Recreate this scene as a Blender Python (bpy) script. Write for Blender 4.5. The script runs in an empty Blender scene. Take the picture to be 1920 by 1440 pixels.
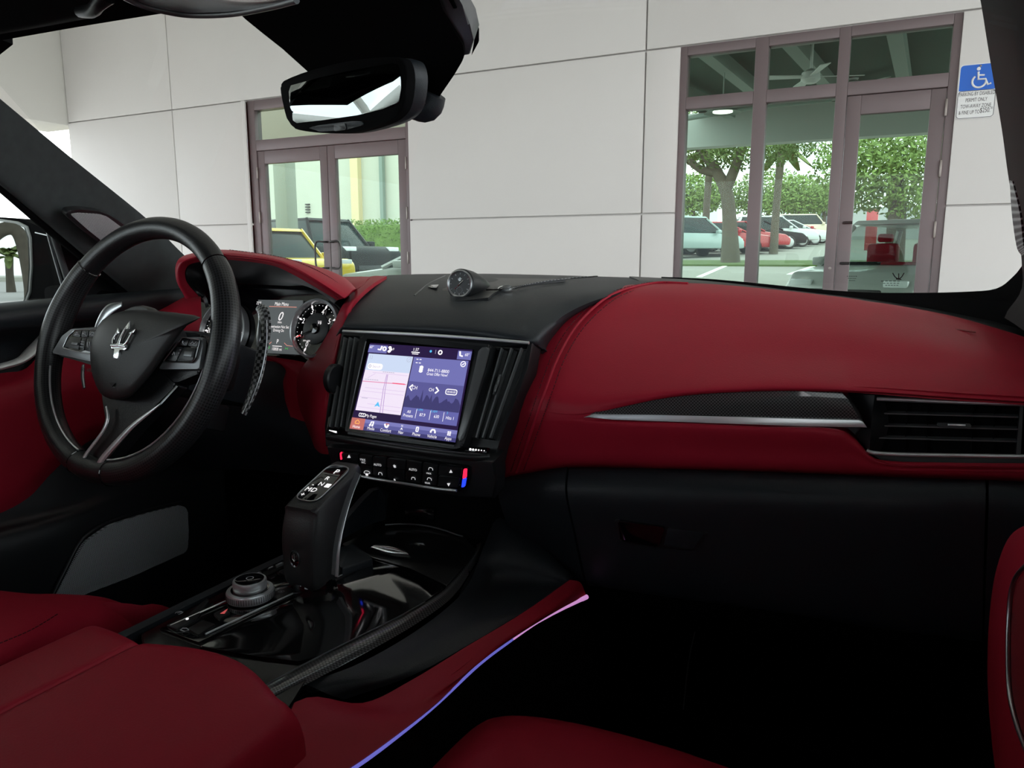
import bpy, bmesh, math, random
from mathutils import Vector, Matrix
random.seed(7)
SC = bpy.context.scene
COL = SC.collection
H = 1.2                      # eye height above the pavement
F = 1400.0                   # focal length in pixels of a 1920x1440 frame
PITCH = math.radians(9.6)
YAW = math.radians(26.5)

# ------------------------------------------------------------------ camera, sky, exposure
cam = bpy.data.objects.new('camera', bpy.data.cameras.new('camera'))
COL.objects.link(cam)
cam.location = (0, 0, H)
cam.rotation_euler = (math.radians(90) - PITCH, 0, YAW)
cam.data.sensor_fit = 'HORIZONTAL'
cam.data.sensor_width = 36
cam.data.lens = F / 1920 * 36
cam.data.clip_start = 0.01
SC.camera = cam

world = bpy.data.worlds.new('overcast_sky')
SC.world = world
world.use_nodes = True
wn = world.node_tree.nodes
wl = world.node_tree.links
bg = wn['Background']
bg.inputs['Strength'].default_value = 4.2
tcs = wn.new('ShaderNodeTexCoord'); nz = wn.new('ShaderNodeTexNoise')
nz.inputs['Scale'].default_value = 3; nz.inputs['Detail'].default_value = 5
cr = wn.new('ShaderNodeValToRGB')
cr.color_ramp.elements[0].color = (.80, .90, 1.0, 1); cr.color_ramp.elements[0].position = .35
cr.color_ramp.elements[1].color = (1.0, 1.0, 1.0, 1); cr.color_ramp.elements[1].position = .6
wl.new(tcs.outputs['Generated'], nz.inputs['Vector']); wl.new(nz.outputs['Fac'], cr.inputs['Fac'])
wl.new(cr.outputs['Color'], bg.inputs['Color'])

vs = SC.view_settings
vs.view_transform = 'Standard'
vs.look = 'None'
vs.gamma = 1
vs.use_curve_mapping = False
vs.exposure = 0.0

# ------------------------------------------------------------------ pixel rays of the calibrated camera -> car frame (X right, Y forward)
_cp, _sp, _ct, _st = math.cos(PITCH), math.sin(PITCH), math.cos(YAW), math.sin(YAW)
def ray(px, py):
    u = (px - 960) / F; v = (720 - py) / F
    y = _cp + v * _sp; z = -_sp + v * _cp
    return Vector((u * _ct - y * _st, u * _st + y * _ct, z))
EYE = Vector((0, 0, H))
def A(px, py, Y):            # point at forward distance Y
    r = ray(px, py); return EYE + r * (Y / r.y)
def BX(px, py, X):           # point on the plane X
    r = ray(px, py); return EYE + r * (X / r.x)
def CZ(px, py, Z):           # point at height Z relative to the eye
    r = ray(px, py); return EYE + r * (Z / r.z)
class Plane:
    def __init__(s, p0, px, py):
        s.o = Vector(p0); s.ex = (Vector(px) - s.o).normalized()
        n = s.ex.cross(Vector(py) - s.o).normalized()
        if n.dot(EYE - s.o) < 0: n = -n
        s.n = n; s.ey = n.cross(s.ex).normalized()
        if s.ey.z < 0 and abs(s.ey.z) > .05: s.ey = -s.ey
    def at(s, px, py, off=0):
        r = ray(px, py); o = s.o + s.n * off
        return EYE + r * ((o - EYE).dot(s.n) / r.dot(s.n))

# ------------------------------------------------------------------ materials
MATS = {}
def mat(name, col, rough=.5, metal=0, bump=0, bscale=400, var=0, vscale=8, coat=0, emit=None, estr=0, spec=.5, sheen=0):
    if name in MATS: return MATS[name]
    m = bpy.data.materials.new(name); m.use_nodes = True
    nt = m.node_tree; b = nt.nodes['Principled BSDF']
    b.inputs['Base Color'].default_value = (*col, 1)
    b.inputs['Roughness'].default_value = rough
    b.inputs['Metallic'].default_value = metal
    b.inputs['Specular IOR Level'].default_value = spec
    b.inputs['Coat Weight'].default_value = coat
    b.inputs['Coat Roughness'].default_value = .05
    if sheen: b.inputs['Sheen Weight'].default_value = sheen
    if emit:
        b.inputs['Emission Color'].default_value = (*emit, 1); b.inputs['Emission Strength'].default_value = estr
    tc = nt.nodes.new('ShaderNodeTexCoord')
    if var:
        n = nt.nodes.new('ShaderNodeTexNoise'); n.inputs['Scale'].default_value = vscale; n.inputs['Detail'].default_value = 4
        nt.links.new(tc.outputs['Object'], n.inputs['Vector'])
        mx = nt.nodes.new('ShaderNodeMixRGB')
        mx.inputs[1].default_value = (*[c * (1 - var) for c in col], 1); mx.inputs[2].default_value = (*[min(1, c * (1 + var)) for c in col], 1)
        nt.links.new(n.outputs['Fac'], mx.inputs[0]); nt.links.new(mx.outputs[0], b.inputs['Base Color'])
    if bump:
        v = nt.nodes.new('ShaderNodeTexVoronoi'); v.inputs['Scale'].default_value = bscale
        nt.links.new(tc.outputs['Object'], v.inputs['Vector'])
        bp = nt.nodes.new('ShaderNodeBump'); bp.inputs['Strength'].default_value = bump; bp.inputs['Distance'].default_value = .001
        nt.links.new(v.outputs['Distance'], bp.inputs['Height']); nt.links.new(bp.outputs['Normal'], b.inputs['Normal'])
    MATS[name] = m
    return m
def dotmat(name, col, hole, scale, rough=.45, size=.33, metal=0):
    """regular perforation: dark dots on a staggered grid of the object's own coordinates"""
    m = mat(name, col, rough, metal)
    nt = m.node_tree; b = nt.nodes['Principled BSDF']
    tc = nt.nodes.new('ShaderNodeTexCoord'); v = nt.nodes.new('ShaderNodeTexVoronoi')
    v.inputs['Scale'].default_value = scale; v.inputs['Randomness'].default_value = 0
    nt.links.new(tc.outputs['UV'], v.inputs['Vector'])
    r = nt.nodes.new('ShaderNodeMath'); r.operation = 'LESS_THAN'; r.inputs[1].default_value = size
    nt.links.new(v.outputs['Distance'], r.inputs[0])
    mx = nt.nodes.new('ShaderNodeMixRGB'); mx.inputs[1].default_value = (*col, 1); mx.inputs[2].default_value = (*hole, 1)
    nt.links.new(r.outputs[0], mx.inputs[0]); nt.links.new(mx.outputs[0], b.inputs['Base Color'])
    return m
def carbon(name, sx, sy, lo=.004, hi=.10):
    m = mat(name, (.02, .02, .02), .42, 0, coat=1)
    nt = m.node_tree; b = nt.nodes['Principled BSDF']
    tc = nt.nodes.new('ShaderNodeTexCoord'); mp = nt.nodes.new('ShaderNodeMapping'); mp.inputs['Scale'].default_value = (sx, sy, 1)
    ch = nt.nodes.new('ShaderNodeTexChecker'); ch.inputs['Scale'].default_value = 1
    ch.inputs['Color1'].default_value = (lo, lo, lo, 1); ch.inputs['Color2'].default_value = (hi, hi, hi * 1.02, 1)
    nt.links.new(tc.outputs['UV'], mp.inputs[0]); nt.links.new(mp.outputs[0], ch.inputs['Vector'])
    nt.links.new(ch.outputs['Color'], b.inputs['Base Color'])
    b.inputs['Specular IOR Level'].default_value = .5
    return m
def glass(name, tint, refl=1.0):
    m = bpy.data.materials.new(name); m.use_nodes = True; nt = m.node_tree; nt.nodes.clear()
    o = nt.nodes.new('ShaderNodeOutputMaterial'); t = nt.nodes.new('ShaderNodeBsdfTransparent'); g = nt.nodes.new('ShaderNodeBsdfGlossy')
    lwt = nt.nodes.new('ShaderNodeLayerWeight'); lwt.inputs['Blend'].default_value = .5
    pw = nt.nodes.new('ShaderNodeMath'); pw.operation = 'POWER'; pw.inputs[1].default_value = 5
    fr = nt.nodes.new('ShaderNodeMath'); fr.operation = 'MULTIPLY_ADD'; fr.inputs[1].default_value = .9 * refl; fr.inputs[2].default_value = .035 * refl
    nt.links.new(lwt.outputs['Facing'], pw.inputs[0]); nt.links.new(pw.outputs[0], fr.inputs[0])
    t.inputs['Color'].default_value = (*tint, 1); g.inputs['Roughness'].default_value = .0
    mx = nt.nodes.new('ShaderNodeMixShader')
    nt.links.new(fr.outputs[0], mx.inputs[0]); nt.links.new(t.outputs[0], mx.inputs[1]); nt.links.new(g.outputs[0], mx.inputs[2]); nt.links.new(mx.outputs[0], o.inputs[0])
    MATS[name] = m
    return m
RED = mat('red_leather', (.41, .0155, .037), .45, bump=.10, bscale=500, spec=.18, var=.06, vscale=30)
REDSEAM = mat('red_seam_leather', (.22, .008, .016), .5, bump=.3, bscale=900)
BLK = mat('black_soft_plastic', (.017, .0215, .027), .47, spec=.40, bump=.12, bscale=700, var=.1, vscale=40)
BLKL = mat('black_smooth_leather', (.012, .0125, .014), .36, bump=.15, bscale=600)
PERF = dotmat('black_perforated_leather', (.027, .0275, .030), (.001, .001, .001), 1.0, rough=.34, size=.36)
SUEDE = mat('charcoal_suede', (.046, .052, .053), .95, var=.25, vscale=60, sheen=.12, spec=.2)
HEAD = mat('black_headliner', (.005, .005, .0055), .95, spec=.1)
PIANO = mat('gloss_black', (.004, .004, .005), .06, coat=.5)
SATIN = mat('satin_black', (.012, .013, .015), .38)
GREYT = mat('satin_grey_trim', (.15, .155, .16), .35, metal=.4)
CHROME = mat('chrome', (.88, .90, .92), .20, metal=1)
ALU = mat('satin_aluminium', (.50, .52, .54), .32, metal=1)
DALU = mat('dark_aluminium', (.20, .21, .22), .3, metal=1)
BRIGHT = mat('bright_silver_trim', (.78, .80, .82), .30, metal=.68)
CARB = carbon('carbon_fibre', 1, 1)
GRILLE = dotmat('speaker_mesh', (.66, .69, .70), (.02, .02, .022), 1.0, rough=.4, size=.36, metal=.1)
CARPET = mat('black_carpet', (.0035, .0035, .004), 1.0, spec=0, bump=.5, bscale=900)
MIRROR = mat('mirror_glass', (.30, .325, .32), .0, metal=1)
WHITEGL = mat('white_backlit_print', (.8, .8, .8), .5, emit=(1, .97, .98), estr=1.1)
REDGL = mat('red_backlight', (.6, .02, .04), .5, emit=(1, .02, .08), estr=1.3)
BLUEGL = mat('blue_backlight', (.02, .04, .6), .5, emit=(.02, .06, 1), estr=1.3)
PRINT = mat('pale_grey_print', (.55, .56, .6), .5)

# ------------------------------------------------------------------ mesh helpers (world coordinates in, origins put at each piece's base)
ORG = {}
def _finish(o, parent, org):
    COL.objects.link(o)
    if parent is not None:
        o.parent = parent; o.location = Vector(org) - ORG[parent]
    else:
        o.location = org
    ORG[o] = Vector(org)
def empty(name, loc, label, cat, group=None):
    o = bpy.data.objects.new(name, None); COL.objects.link(o)
    o.empty_display_size = .05; o.location = loc; ORG[o] = Vector(loc)
    tag(o, label, cat, group)
    return o
def tag(o, label=None, cat=None, group=None, kind=None):
    if label: o['label'] = label
    if cat: o['category'] = cat
    if group: o['group'] = group
    if kind: o['kind'] = kind
    return o
def obj(name, verts, faces, m, parent=None, smooth=True, angle=40, uv=None):
    vv = [Vector(v) for v in verts]
    lo = [min(v[i] for v in vv) for i in range(3)]; hi = [max(v[i] for v in vv) for i in range(3)]
    org = Vector(((lo[0] + hi[0]) / 2, (lo[1] + hi[1]) / 2, lo[2]))
    me = bpy.data.meshes.new(name)
    me.from_pydata([v - org for v in vv], [], faces)
    me.materials.append(m)
    if uv:
        ul = me.uv_layers.new(name='UVMap')
        for lp in me.loops: ul.data[lp.index].uv = uv[lp.vertex_index]
    if smooth:
        me.polygons.foreach_set('use_smooth', [True] * len(me.polygons))
        me.set_sharp_from_angle(angle=math.radians(angle))
    me.update()
    o = bpy.data.objects.new(name, me)
    _finish(o, parent, org)
    return o
def from_bm(name, bm, m, parent=None, smooth=True, angle=40):
    bmesh.ops.recalc_face_normals(bm, faces=bm.faces)
    bm.verts.ensure_lookup_table(); bm.verts.index_update()
    v = [x.co.copy() for x in bm.verts]; f = [[q.index for q in fc.verts] for fc in bm.faces]
    bm.free()
    return obj(name, v, f, m, parent, smooth, angle)
def cr1(p, t):
    """Catmull-Rom through a list of vectors, t in 0..1"""
    n = len(p) - 1; s = min(t * n, n - 1e-6); i = int(s); u = s - i
    a = p[max(i - 1, 0)]; b = p[i]; c = p[i + 1]; d = p[min(i + 2, n)]
    if i == 0: a = b * 2 - c
    if i + 2 > n: d = c * 2 - b
    return .5 * ((2 * b) + (c - a) * u + (2 * a - 5 * b + 4 * c - d) * u * u + (3 * b - a - 3 * c + d) * u ** 3)
def curve(p, n, closed=False):
    p = [Vector(q) for q in p]
    if closed:
        out = []; L = len(p)
        for i in range(L):
            a, b, c, d = p[i - 1], p[i], p[(i + 1) % L], p[(i + 2) % L]
            for k in range(n):
                u = k / n
                out.append(.5 * ((2 * b) + (c - a) * u + (2 * a - 5 * b + 4 * c - d) * u * u + (3 * b - a - 3 * c + d) * u ** 3))
        return out
    N = (len(p) - 1) * n
    return [cr1(p, i / N) for i in range(N + 1)]
def sheet(name, rows, m, parent=None, n=5, thick=.006, lin=False, uvs=None, away=None):
    """a smooth panel through a grid of points, given real thickness on the side away from the eye"""
    rows = [[Vector(q) for q in r] for r in rows]
    if not lin:
        rows = [curve(r, n) for r in rows]
        cols = [curve([r[i] for r in rows], n) for i in range(len(rows[0]))]
        rows = [[c[j] for c in cols] for j in range(len(cols[0]))]
    R, C = len(rows), len(rows[0])
    V = [p for r in rows for p in r]
    Fc = [(i * C + j, i * C + j + 1, (i + 1) * C + j + 1, (i + 1) * C + j) for i in range(R - 1) for j in range(C - 1)]
    N = [Vector((0, 0, 0)) for _ in V]
    for f in Fc:
        nn = (V[f[2]] - V[f[0]]).cross(V[f[3]] - V[f[1]])
        for k in f: N[k] += nn
    cen = sum(V, Vector()) / len(V); tot = sum(N, Vector())
    ref = Vector(away) * -1 if away else EYE - cen
    flip = tot.dot(ref) < 0
    N = [(-q if flip else q).normalized() if q.length > 1e-12 else Vector((0, 0, 1)) for q in N]
    if flip: Fc = [f[::-1] for f in Fc]
    L = len(V)
    V2 = V + [v - q * thick for v, q in zip(V, N)]
    Fb = [tuple(k + L for k in f[::-1]) for f in Fc]
    ring = [j for j in range(C)] + [i * C + C - 1 for i in range(1, R)] + [(R - 1) * C + j for j in range(C - 2, -1, -1)] + [i * C for i in range(R - 2, 0, -1)]
    Fs = []
    for a, b in zip(ring, ring[1:] + ring[:1]):
        q = (a, a + L, b + L, b); Fs.append(q if flip else q[::-1])
    uv = None
    if uvs:
        uv = [(j / (C - 1) * uvs[0], i / (R - 1) * uvs[1]) for i in range(R) for j in range(C)] * 2
    return obj(name, V2, Fc + Fb + Fs, m, parent, True, 50, uv)
def tube(name, pts, r, m, parent=None, n=4, seg=10, closed=False, flat=None, uvs=None, up=None):
    """swept round (or flattened: flat=(w,h)) section; r a number or a list along the control points"""
    pts = [Vector(p) for p in pts]
    P = curve(pts, n, closed) if n > 1 else pts
    if isinstance(r, (list, tuple)):
        rr = [q.x for q in curve([Vector((x, 0, 0)) for x in r], n, closed)] if n > 1 else list(r)
    else: rr = [r] * len(P)
    L = len(P); V = []; U = Vector(up) if up else None
    prev = None
    for i, p in enumerate(P):
        a = P[i - 1] if (i or closed) else P[0]; b = P[(i + 1) % L] if (i < L - 1 or closed) else P[-1]
        t = (b - a).normalized()
        if U is not None: s = t.cross(U).normalized()
        elif prev is None: s = t.cross(Vector((0, 0, 1)) if abs(t.z) < .9 else Vector((1, 0, 0))).normalized()
        else: s = (prev - t * prev.dot(t)).normalized()
        prev = s; w = s.cross(t).normalized()
        fw, fh = flat if flat else (1, 1)
        for k in range(seg):
            c = 2 * math.pi * k / seg
            V.append(p + s * (math.cos(c) * rr[i] * fw) + w * (math.sin(c) * rr[i] * fh))
    Fc = []
    for i in range(L if closed else L - 1):
        for k in range(seg):
            a, b = i * seg + k, i * seg + (k + 1) % seg; j = (i + 1) % L
            Fc.append((a, b, j * seg + (k + 1) % seg, j * seg + k))
    if not closed: Fc += [tuple(range(seg))[::-1], tuple((L - 1) * seg + k for k in range(seg))]
    uv = [(k / seg * uvs[0], i / L * uvs[1]) for i in range(L) for k in range(seg)] if uvs else None
    return obj(name, V, Fc, m, parent, True, 60, uv)
def rounded(pts, r, n=5):
    """round the corners of a 2-D polygon (r may be a list)"""
    out = []; L = len(pts)
    for i in range(L):
        p = Vector(pts[i]).to_2d(); a = Vector(pts[i - 1]).to_2d(); b = Vector(pts[(i + 1) % L]).to_2d()
        q = r[i] if isinstance(r, (list, tuple)) else r
        if q <= 0: out.append((p.x, p.y)); continue
        da, db = a - p, b - p
        q1 = min(q, da.length * .48); q2 = min(q, db.length * .48)
        s, e = p + da.normalized() * q1, p + db.normalized() * q2
        for k in range(n + 1):
            t = k / n; w = s * (1 - t) ** 2 + p * 2 * t * (1 - t) + e * t * t
            out.append((w.x, w.y))
    return out
def solid(name, outline, depth, m, parent=None, bevel=0, seg=2, smooth=True, uvf=None):
    """outline: 3-D loop; depth: extrusion vector (away from the seen face)"""
    bm = bmesh.new(); d = Vector(depth)
    a = [bm.verts.new(p) for p in outline]; b = [bm.verts.new(Vector(p) + d) for p in outline]
    f = bm.faces.new(a); bm.faces.new(b[::-1]); L = len(a)
    for i in range(L): bm.faces.new((a[i], b[i], b[(i + 1) % L], a[(i + 1) % L]))
    if bevel:
        bmesh.ops.bevel(bm, geom=list(f.edges), offset=bevel, segments=seg, profile=.5, affect='EDGES')
    o = from_bm(name, bm, m, parent, smooth, 35)
    if uvf: set_uv(o, uvf)
    return o
def set_uv(o, uvf):
    me = o.data; org = ORG[o]
    ul = me.uv_layers[0] if me.uv_layers else me.uv_layers.new(name='UVMap')
    for lp in me.loops: ul.data[lp.index].uv = uvf(me.vertices[lp.vertex_index].co + org)
def plate(name, px, plane, thick, m, parent=None, off=0, bevel=0, r=0, uv=None):
    """a flat piece whose outline is given by where its corners appear, lying on a real plane"""
    pts = rounded(px, r) if r else px
    out = [plane.at(x, y, off) for x, y in pts]
    uvf = (lambda p: ((p - plane.o).dot(plane.ex) * uv[0], (p - plane.o).dot(plane.ey) * uv[1])) if uv else None
    return solid(name, out, -plane.n * thick, m, parent, bevel, 2, True, uvf)
def box(name, lo, hi, m, parent=None, bevel=0, mtx=None, smooth=False):
    bm = bmesh.new(); bmesh.ops.create_cube(bm, size=1)
    for v in bm.verts: v.co = Vector([(lo[i] + hi[i]) / 2 + v.co[i] * (hi[i] - lo[i]) for i in range(3)])
    if bevel: bmesh.ops.bevel(bm, geom=list(bm.edges), offset=bevel, segments=2, profile=.5, affect='EDGES')
    if mtx is not None: bmesh.ops.transform(bm, matrix=mtx, verts=bm.verts)
    return from_bm(name, bm, m, parent, smooth or bevel > 0, 35)
RINGS = ('dial', 'chrome_bezel', 'sensor_ring', 'badge_ring', 'search_lens', 'compass_badge', 'wheel_icon', 'gauge_icon', 'rim_seam')
def lathe(name, prof, o, axis, m, parent=None, seg=32, ex=None, sx=1, uvs=None):
    """prof: (radius, height) pairs about axis through o"""
    ax = Vector(axis).normalized(); o = Vector(o)
    ex = Vector(ex).normalized() if ex else ax.cross(Vector((0, 0, 1)) if abs(ax.z) < .9 else Vector((1, 0, 0))).normalized()
    ey = ax.cross(ex)
    V = []; Fc = []
    for r, h in prof:
        for k in range(seg):
            c = 2 * math.pi * k / seg
            V.append(o + ax * h + ex * (math.cos(c) * r * sx) + ey * (math.sin(c) * r))
    for i in range(len(prof) - 1):
        for k in range(seg):
            Fc.append((i * seg + k, i * seg + (k + 1) % seg, (i + 1) * seg + (k + 1) % seg, (i + 1) * seg + k))
    if name in RINGS:
        q = (len(prof) - 1) * seg
        for k in range(seg): Fc.append((q + k, q + (k + 1) % seg, (k + 1) % seg, k))
    elif prof[0][0] > 0: Fc.append(tuple(range(seg))[::-1])
    if prof[-1][0] > 0 and name not in RINGS: Fc.append(tuple((len(prof) - 1) * seg + k for k in range(seg)))
    uv = [(k / seg * uvs[0], i * uvs[1]) for i in range(len(prof)) for k in range(seg)] if uvs else None
    return obj(name, V, Fc, m, parent, True, 35, uv)
def text(name, s, o, ex, ey, size, m, parent=None, align='CENTER', off=.0004, sx=1, slant=0, depth=0):
    cu = bpy.data.curves.new('t', 'FONT'); cu.body = s; cu.size = size; cu.align_x = align; cu.align_y = 'CENTER'
    cu.resolution_u = 3; cu.space_line = .9; cu.shear = slant
    if depth: cu.extrude = depth
    t = bpy.data.objects.new('t', cu)
    me = bpy.data.meshes.new_from_object(t)
    ex = Vector(ex).normalized(); ey = Vector(ey).normalized(); n = ex.cross(ey)
    v = [Vector(o) + ex * (q.co.x * sx) + ey * q.co.y + n * (off + q.co.z) for q in me.vertices]
    f = [list(p.vertices) for p in me.polygons]
    bpy.data.objects.remove(t); bpy.data.curves.remove(cu); bpy.data.meshes.remove(me)
    return obj(name, v, f, m, parent, False)
def join_boxes(name, boxes, m, parent=None):
    V = []; Fc = []
    for lo, hi in boxes:
        b = len(V)
        V += [(x, y, z) for z in (lo[2], hi[2]) for y in (lo[1], hi[1]) for x in (lo[0], hi[0])]
        Fc += [tuple(b + k for k in q) for q in ((0, 2, 3, 1), (4, 5, 7, 6), (0, 1, 5, 4), (2, 6, 7, 3), (0, 4, 6, 2), (1, 3, 7, 5))]
    return obj(name, V, Fc, m, parent, False)
# ------------------------------------------------------------------ the place outside: showroom wall, canopy, storefront
WALL = mat('pale_stucco', (.74, .715, .70), .85, bump=.08, bscale=120, var=.02, vscale=2)
JOINT = mat('grey_joint', (.66, .64, .62), .9)
FRAME = mat('taupe_painted_aluminium', (.175, .14, .145), .45, metal=.25)
CANOPY = mat('pale_canopy_paint', (.76, .75, .71), .9)
PAVE = mat('concrete_paving', (.42, .41, .385), .9, var=.15, vscale=1.5)
LOT = mat('pale_asphalt', (.23, .225, .20), .95, var=.12, vscale=.6)  # LOT: pale mottled grey over the whole lot
GRASS = mat('lawn_green', (.07, .11, .025), 1.0, var=.35, vscale=6)
PANE = glass('storefront_glass', (.80, .90, .84), .3)
WY = 7.9
ZU, ZL, Z0, ZT = 3.30, 1.66, .10, 5.0
xL, xS1, xS2, xR = -11.78, -9.42, -2.40, 7.0
dl0, dl1 = -7.985, -5.352          # double door opening
rw0, rw1 = -2.045, .42             # storefront opening
g = .009
wall = join_boxes('wall_front', [((xL, WY + .05, Z0), (dl0, WY + .25, ZU)), ((dl1, WY + .05, Z0), (rw0, WY + .25, ZU)),
                                 ((rw1, WY + .05, Z0), (xR, WY + .25, ZU)), ((xL, WY + .05, ZU), (xR, WY + .25, ZT))], JOINT)
tag(wall, kind='structure')
for x0, x1 in ((xL, xS1), (xS1, dl0), (dl1, xS2), (xS2, rw0), (rw1, xR)):
    for z0, z1 in ((Z0, ZL), (ZL, ZU)):
        box('panel', (x0 + (g if x0 not in (dl1, rw1, xL) else 0), WY, z0 + g), (x1 - (g if x1 not in (dl0, rw0) else 0), WY + .06, z1 - g), WALL, wall, bevel=.004)
for x0, x1 in ((xL, xS1), (xS1, xS2), (xS2, xR)):
    box('panel', (x0 + g, WY, ZU + g), (x1 - g, WY + .06, ZT), WALL, wall, bevel=.004)
tag(box('floor', (-60, -45, -.12), (45, WY + .3, 0), PAVE), kind='structure')
tag(box('floor_walkway', (xL, WY - 1.5, 0), (xR, WY, .10), PAVE, bevel=.02), kind='structure')
# canopy over the drive: slab, the beam on its far side and a column under it
tag(box('ceiling', (-12.7, -5.5, ZT), (7.0, WY + .25, ZT + .35), CANOPY), kind='structure')
tag(box('trim_1', (-12.7, -5.5, 3.26), (xL, WY + .25, ZT), CANOPY, bevel=.01), kind='structure')
tag(box('trim_2', (xL, -5.5, 3.26), (7.0, -4.9, ZT), CANOPY, bevel=.01), kind='structure')
cl = box('canopy_column', (-12.65, -5.45, 0), (-11.85, -4.65, 3.27), CANOPY, bevel=.02)
tag(cl, 'square grey column holding up the far corner of the canopy', 'column')

def XZ(px, py, Y=WY): return A(px, py, Y)
def bars(parent, name, rects, y0, y1, m, bevel=.006):
    for x0, x1, z0, z1 in rects: box(name, (x0, y0, z0), (x1, y1, z1), m, parent, bevel)
# --- storefront on the right: three bays, transoms above, a glazed door in the last bay
xm1a, xm1b = XZ(1400, 400).x, XZ(1424, 400).x
xm2a, xm2b = XZ(1551, 400).x, XZ(1572, 400).x
xda = XZ(1592, 400).x
xdb, xra = XZ(1745, 400).x, XZ(1771, 400).x
zt0, zt1 = 1.49 + H, 1.61 + H
win = empty('window_1', ((rw0 + xm2a) / 2, WY + .1, Z0), None, None); win['kind'] = 'structure'
Y0, Y1 = WY + .03, WY + .16
bars(win, 'frame_bar', [(rw0, rw0 + .07, Z0, ZU), (xm1a, xm1b, Z0, ZU), (xm2a, xm2b, Z0, ZU), (rw1 - .07, rw1, Z0, ZU),
                        (rw0 + .07, xm1a, ZU - .09, ZU), (xm1b, xm2a, ZU - .09, ZU), (xm2b, rw1 - .07, ZU - .09, ZU),
                        (rw0 + .07, xm1a, zt0, zt1), (xm1b, xm2a, zt0, zt1), (xm2b, rw1 - .07, zt0, zt1),
                        (rw0 + .07, xm1a, Z0, Z0 + .25), (xm1b, xm2a, Z0, Z0 + .25)], Y0, Y1, FRAME)
for x0, x1 in ((rw0 + .07, xm1a), (xm1b, xm2a)):
    box('pane', (x0, WY + .09, Z0 + .25), (x1, WY + .098, zt0), PANE, win)
    box('pane', (x0, WY + .09, zt1), (x1, WY + .098, ZU - .09), PANE, win)
box('pane', (xm2b, WY + .09, zt1), (rw1 - .07, WY + .098, ZU - .09), PANE, win)
BRUSH = mat('brushed_hinge_steel', (.30, .27, .25), .4, metal=.8)
DARKM = mat('dark_pull_handle', (.05, .045, .045), .35, metal=.7)
def leaf(parent, x0, x1, z1, hingex, hz):
    bars(parent, 'stile', [(x0, x0 + .12, Z0 + .02, z1), (x1 - .12, x1, Z0 + .02, z1)], WY + .045, WY + .12, FRAME)
    bars(parent, 'rail', [(x0 + .12, x1 - .12, z1 - .17, z1), (x0 + .12, x1 - .12, Z0 + .02, Z0 + .28)], WY + .045, WY + .12, FRAME)
    box('pane', (x0 + .12, WY + .08, Z0 + .28), (x1 - .12, WY + .088, z1 - .17), PANE, parent)
    for z in hz: box('hinge', (hingex - .010, WY + .02, z - .075), (hingex + .010, WY + .05, z + .075), BRUSH, parent, .005)
def pull(parent, x, z, side):
    p = [(x, WY + .05, z + .17), (x, WY - .02, z + .17), (x + side * .14, WY - .02, z + .165), (x + side * .16, WY - .02, z), (x + side * .14, WY - .02, z - .165), (x, WY - .02, z - .17), (x, WY + .05, z - .17)]
    tube('pull_handle', p, .013, DARKM, parent, n=5, seg=8)
d2 = empty('door_2', ((xm2b + rw1) / 2, WY + .08, Z0), None, None); d2['kind'] = 'structure'
leaf(d2, xm2b + .006, rw1 - .075, zt0 - .006, rw1 - .07, [A(1770, 315, WY).z, A(1768, 430, WY).z, A(1775, 200, WY).z])
hz = A(1562, 460, WY).z
for z in (hz + .21, hz - .17): tube('pull_bracket', [(xm2b + .05, WY + .06, z), (xm2b + .06, WY - .01, z), (xm2b + .13, WY - .02, z)], .013, DARKM, d2, seg=8)
lathe('lock_cylinder', [(.022, 0), (.022, .012), (.012, .016), (0, .016)], A(1556, 503, WY + .045), (0, -1, 0), BRUSH, d2, 16)
# --- double door on the left
d1 = empty('door_1', ((dl0 + dl1) / 2, WY + .08, Z0), None, None); d1['kind'] = 'structure'
xc = XZ(614, 420).x
ztl = 1.44 + H
bars(d1, 'frame_bar', [(dl0, dl0 + .12, Z0, ZU), (dl1 - .06, dl1, Z0, ZU), (dl0 + .12, dl1 - .06, ZU - .13, ZU), (dl0 + .12, dl1 - .06, ztl, ztl + .14)], Y0, Y1, FRAME)
bars(d1, 'white_edge', [(dl0 - .07, dl0, Z0, ZU)], WY - .02, WY + .1, WALL)
box('pane', (dl0 + .12, WY + .09, ztl + .14), (dl1 - .06, WY + .098, ZU - .13), PANE, d1)
leaf(d1, dl0 + .125, xc - .004, ztl - .006, dl0 + .12, [2.35, 1.75, 1.2])
leaf(d1, xc + .004, dl1 - .065, ztl - .006, dl1 - .06, [2.35, 1.75, 1.2])
pz = A(612, 478, WY).z
pull(d1, xc - .05, pz, -1); pull(d1, xc + .05, pz, 1)

# --- parking sign on the wall
SBLUE = mat('sign_blue', (.01, .13, .60), .4); SWHITE = mat('sign_white', (.80, .80, .80), .4); SINK = mat('sign_ink', (.03, .03, .035), .5)
SX0, SX1, SZ0, SZ1 = .425, .715, 1.198 + H, 1.652 + H
sg = empty('parking_sign', ((SX0 + SX1) / 2, WY, SZ0), 'blue and white disabled parking sign screwed to the pale wall', 'sign')
def rrect(x0, x1, z0, z1, r, y): return [(x, y, z) for x, z in rounded([(x0, z0), (x1, z0), (x1, z1), (x0, z1)], r)]
solid('sign_plate', rrect(SX0, SX1, SZ0, SZ1, .035, WY - .012), (0, .008, 0), SWHITE, sg)
bl = [(x, WY - .0135, z) for x, z in rounded([(SX0 + .008, SZ0 + .235), (SX1 - .008, SZ0 + .235), (SX1 - .008, SZ1 - .008), (SX0 + .008, SZ1 - .008)], [0, 0, .03, .03])]
solid('blue_field', bl, (0, .0015, 0), SBLUE, sg)
tube('border_line', rrect(SX0 + .006, SX1 - .006, SZ0 + .006, SZ0 + .232, .03, WY - .0125), .0022, SINK, sg, n=1, seg=6, closed=True)
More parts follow.
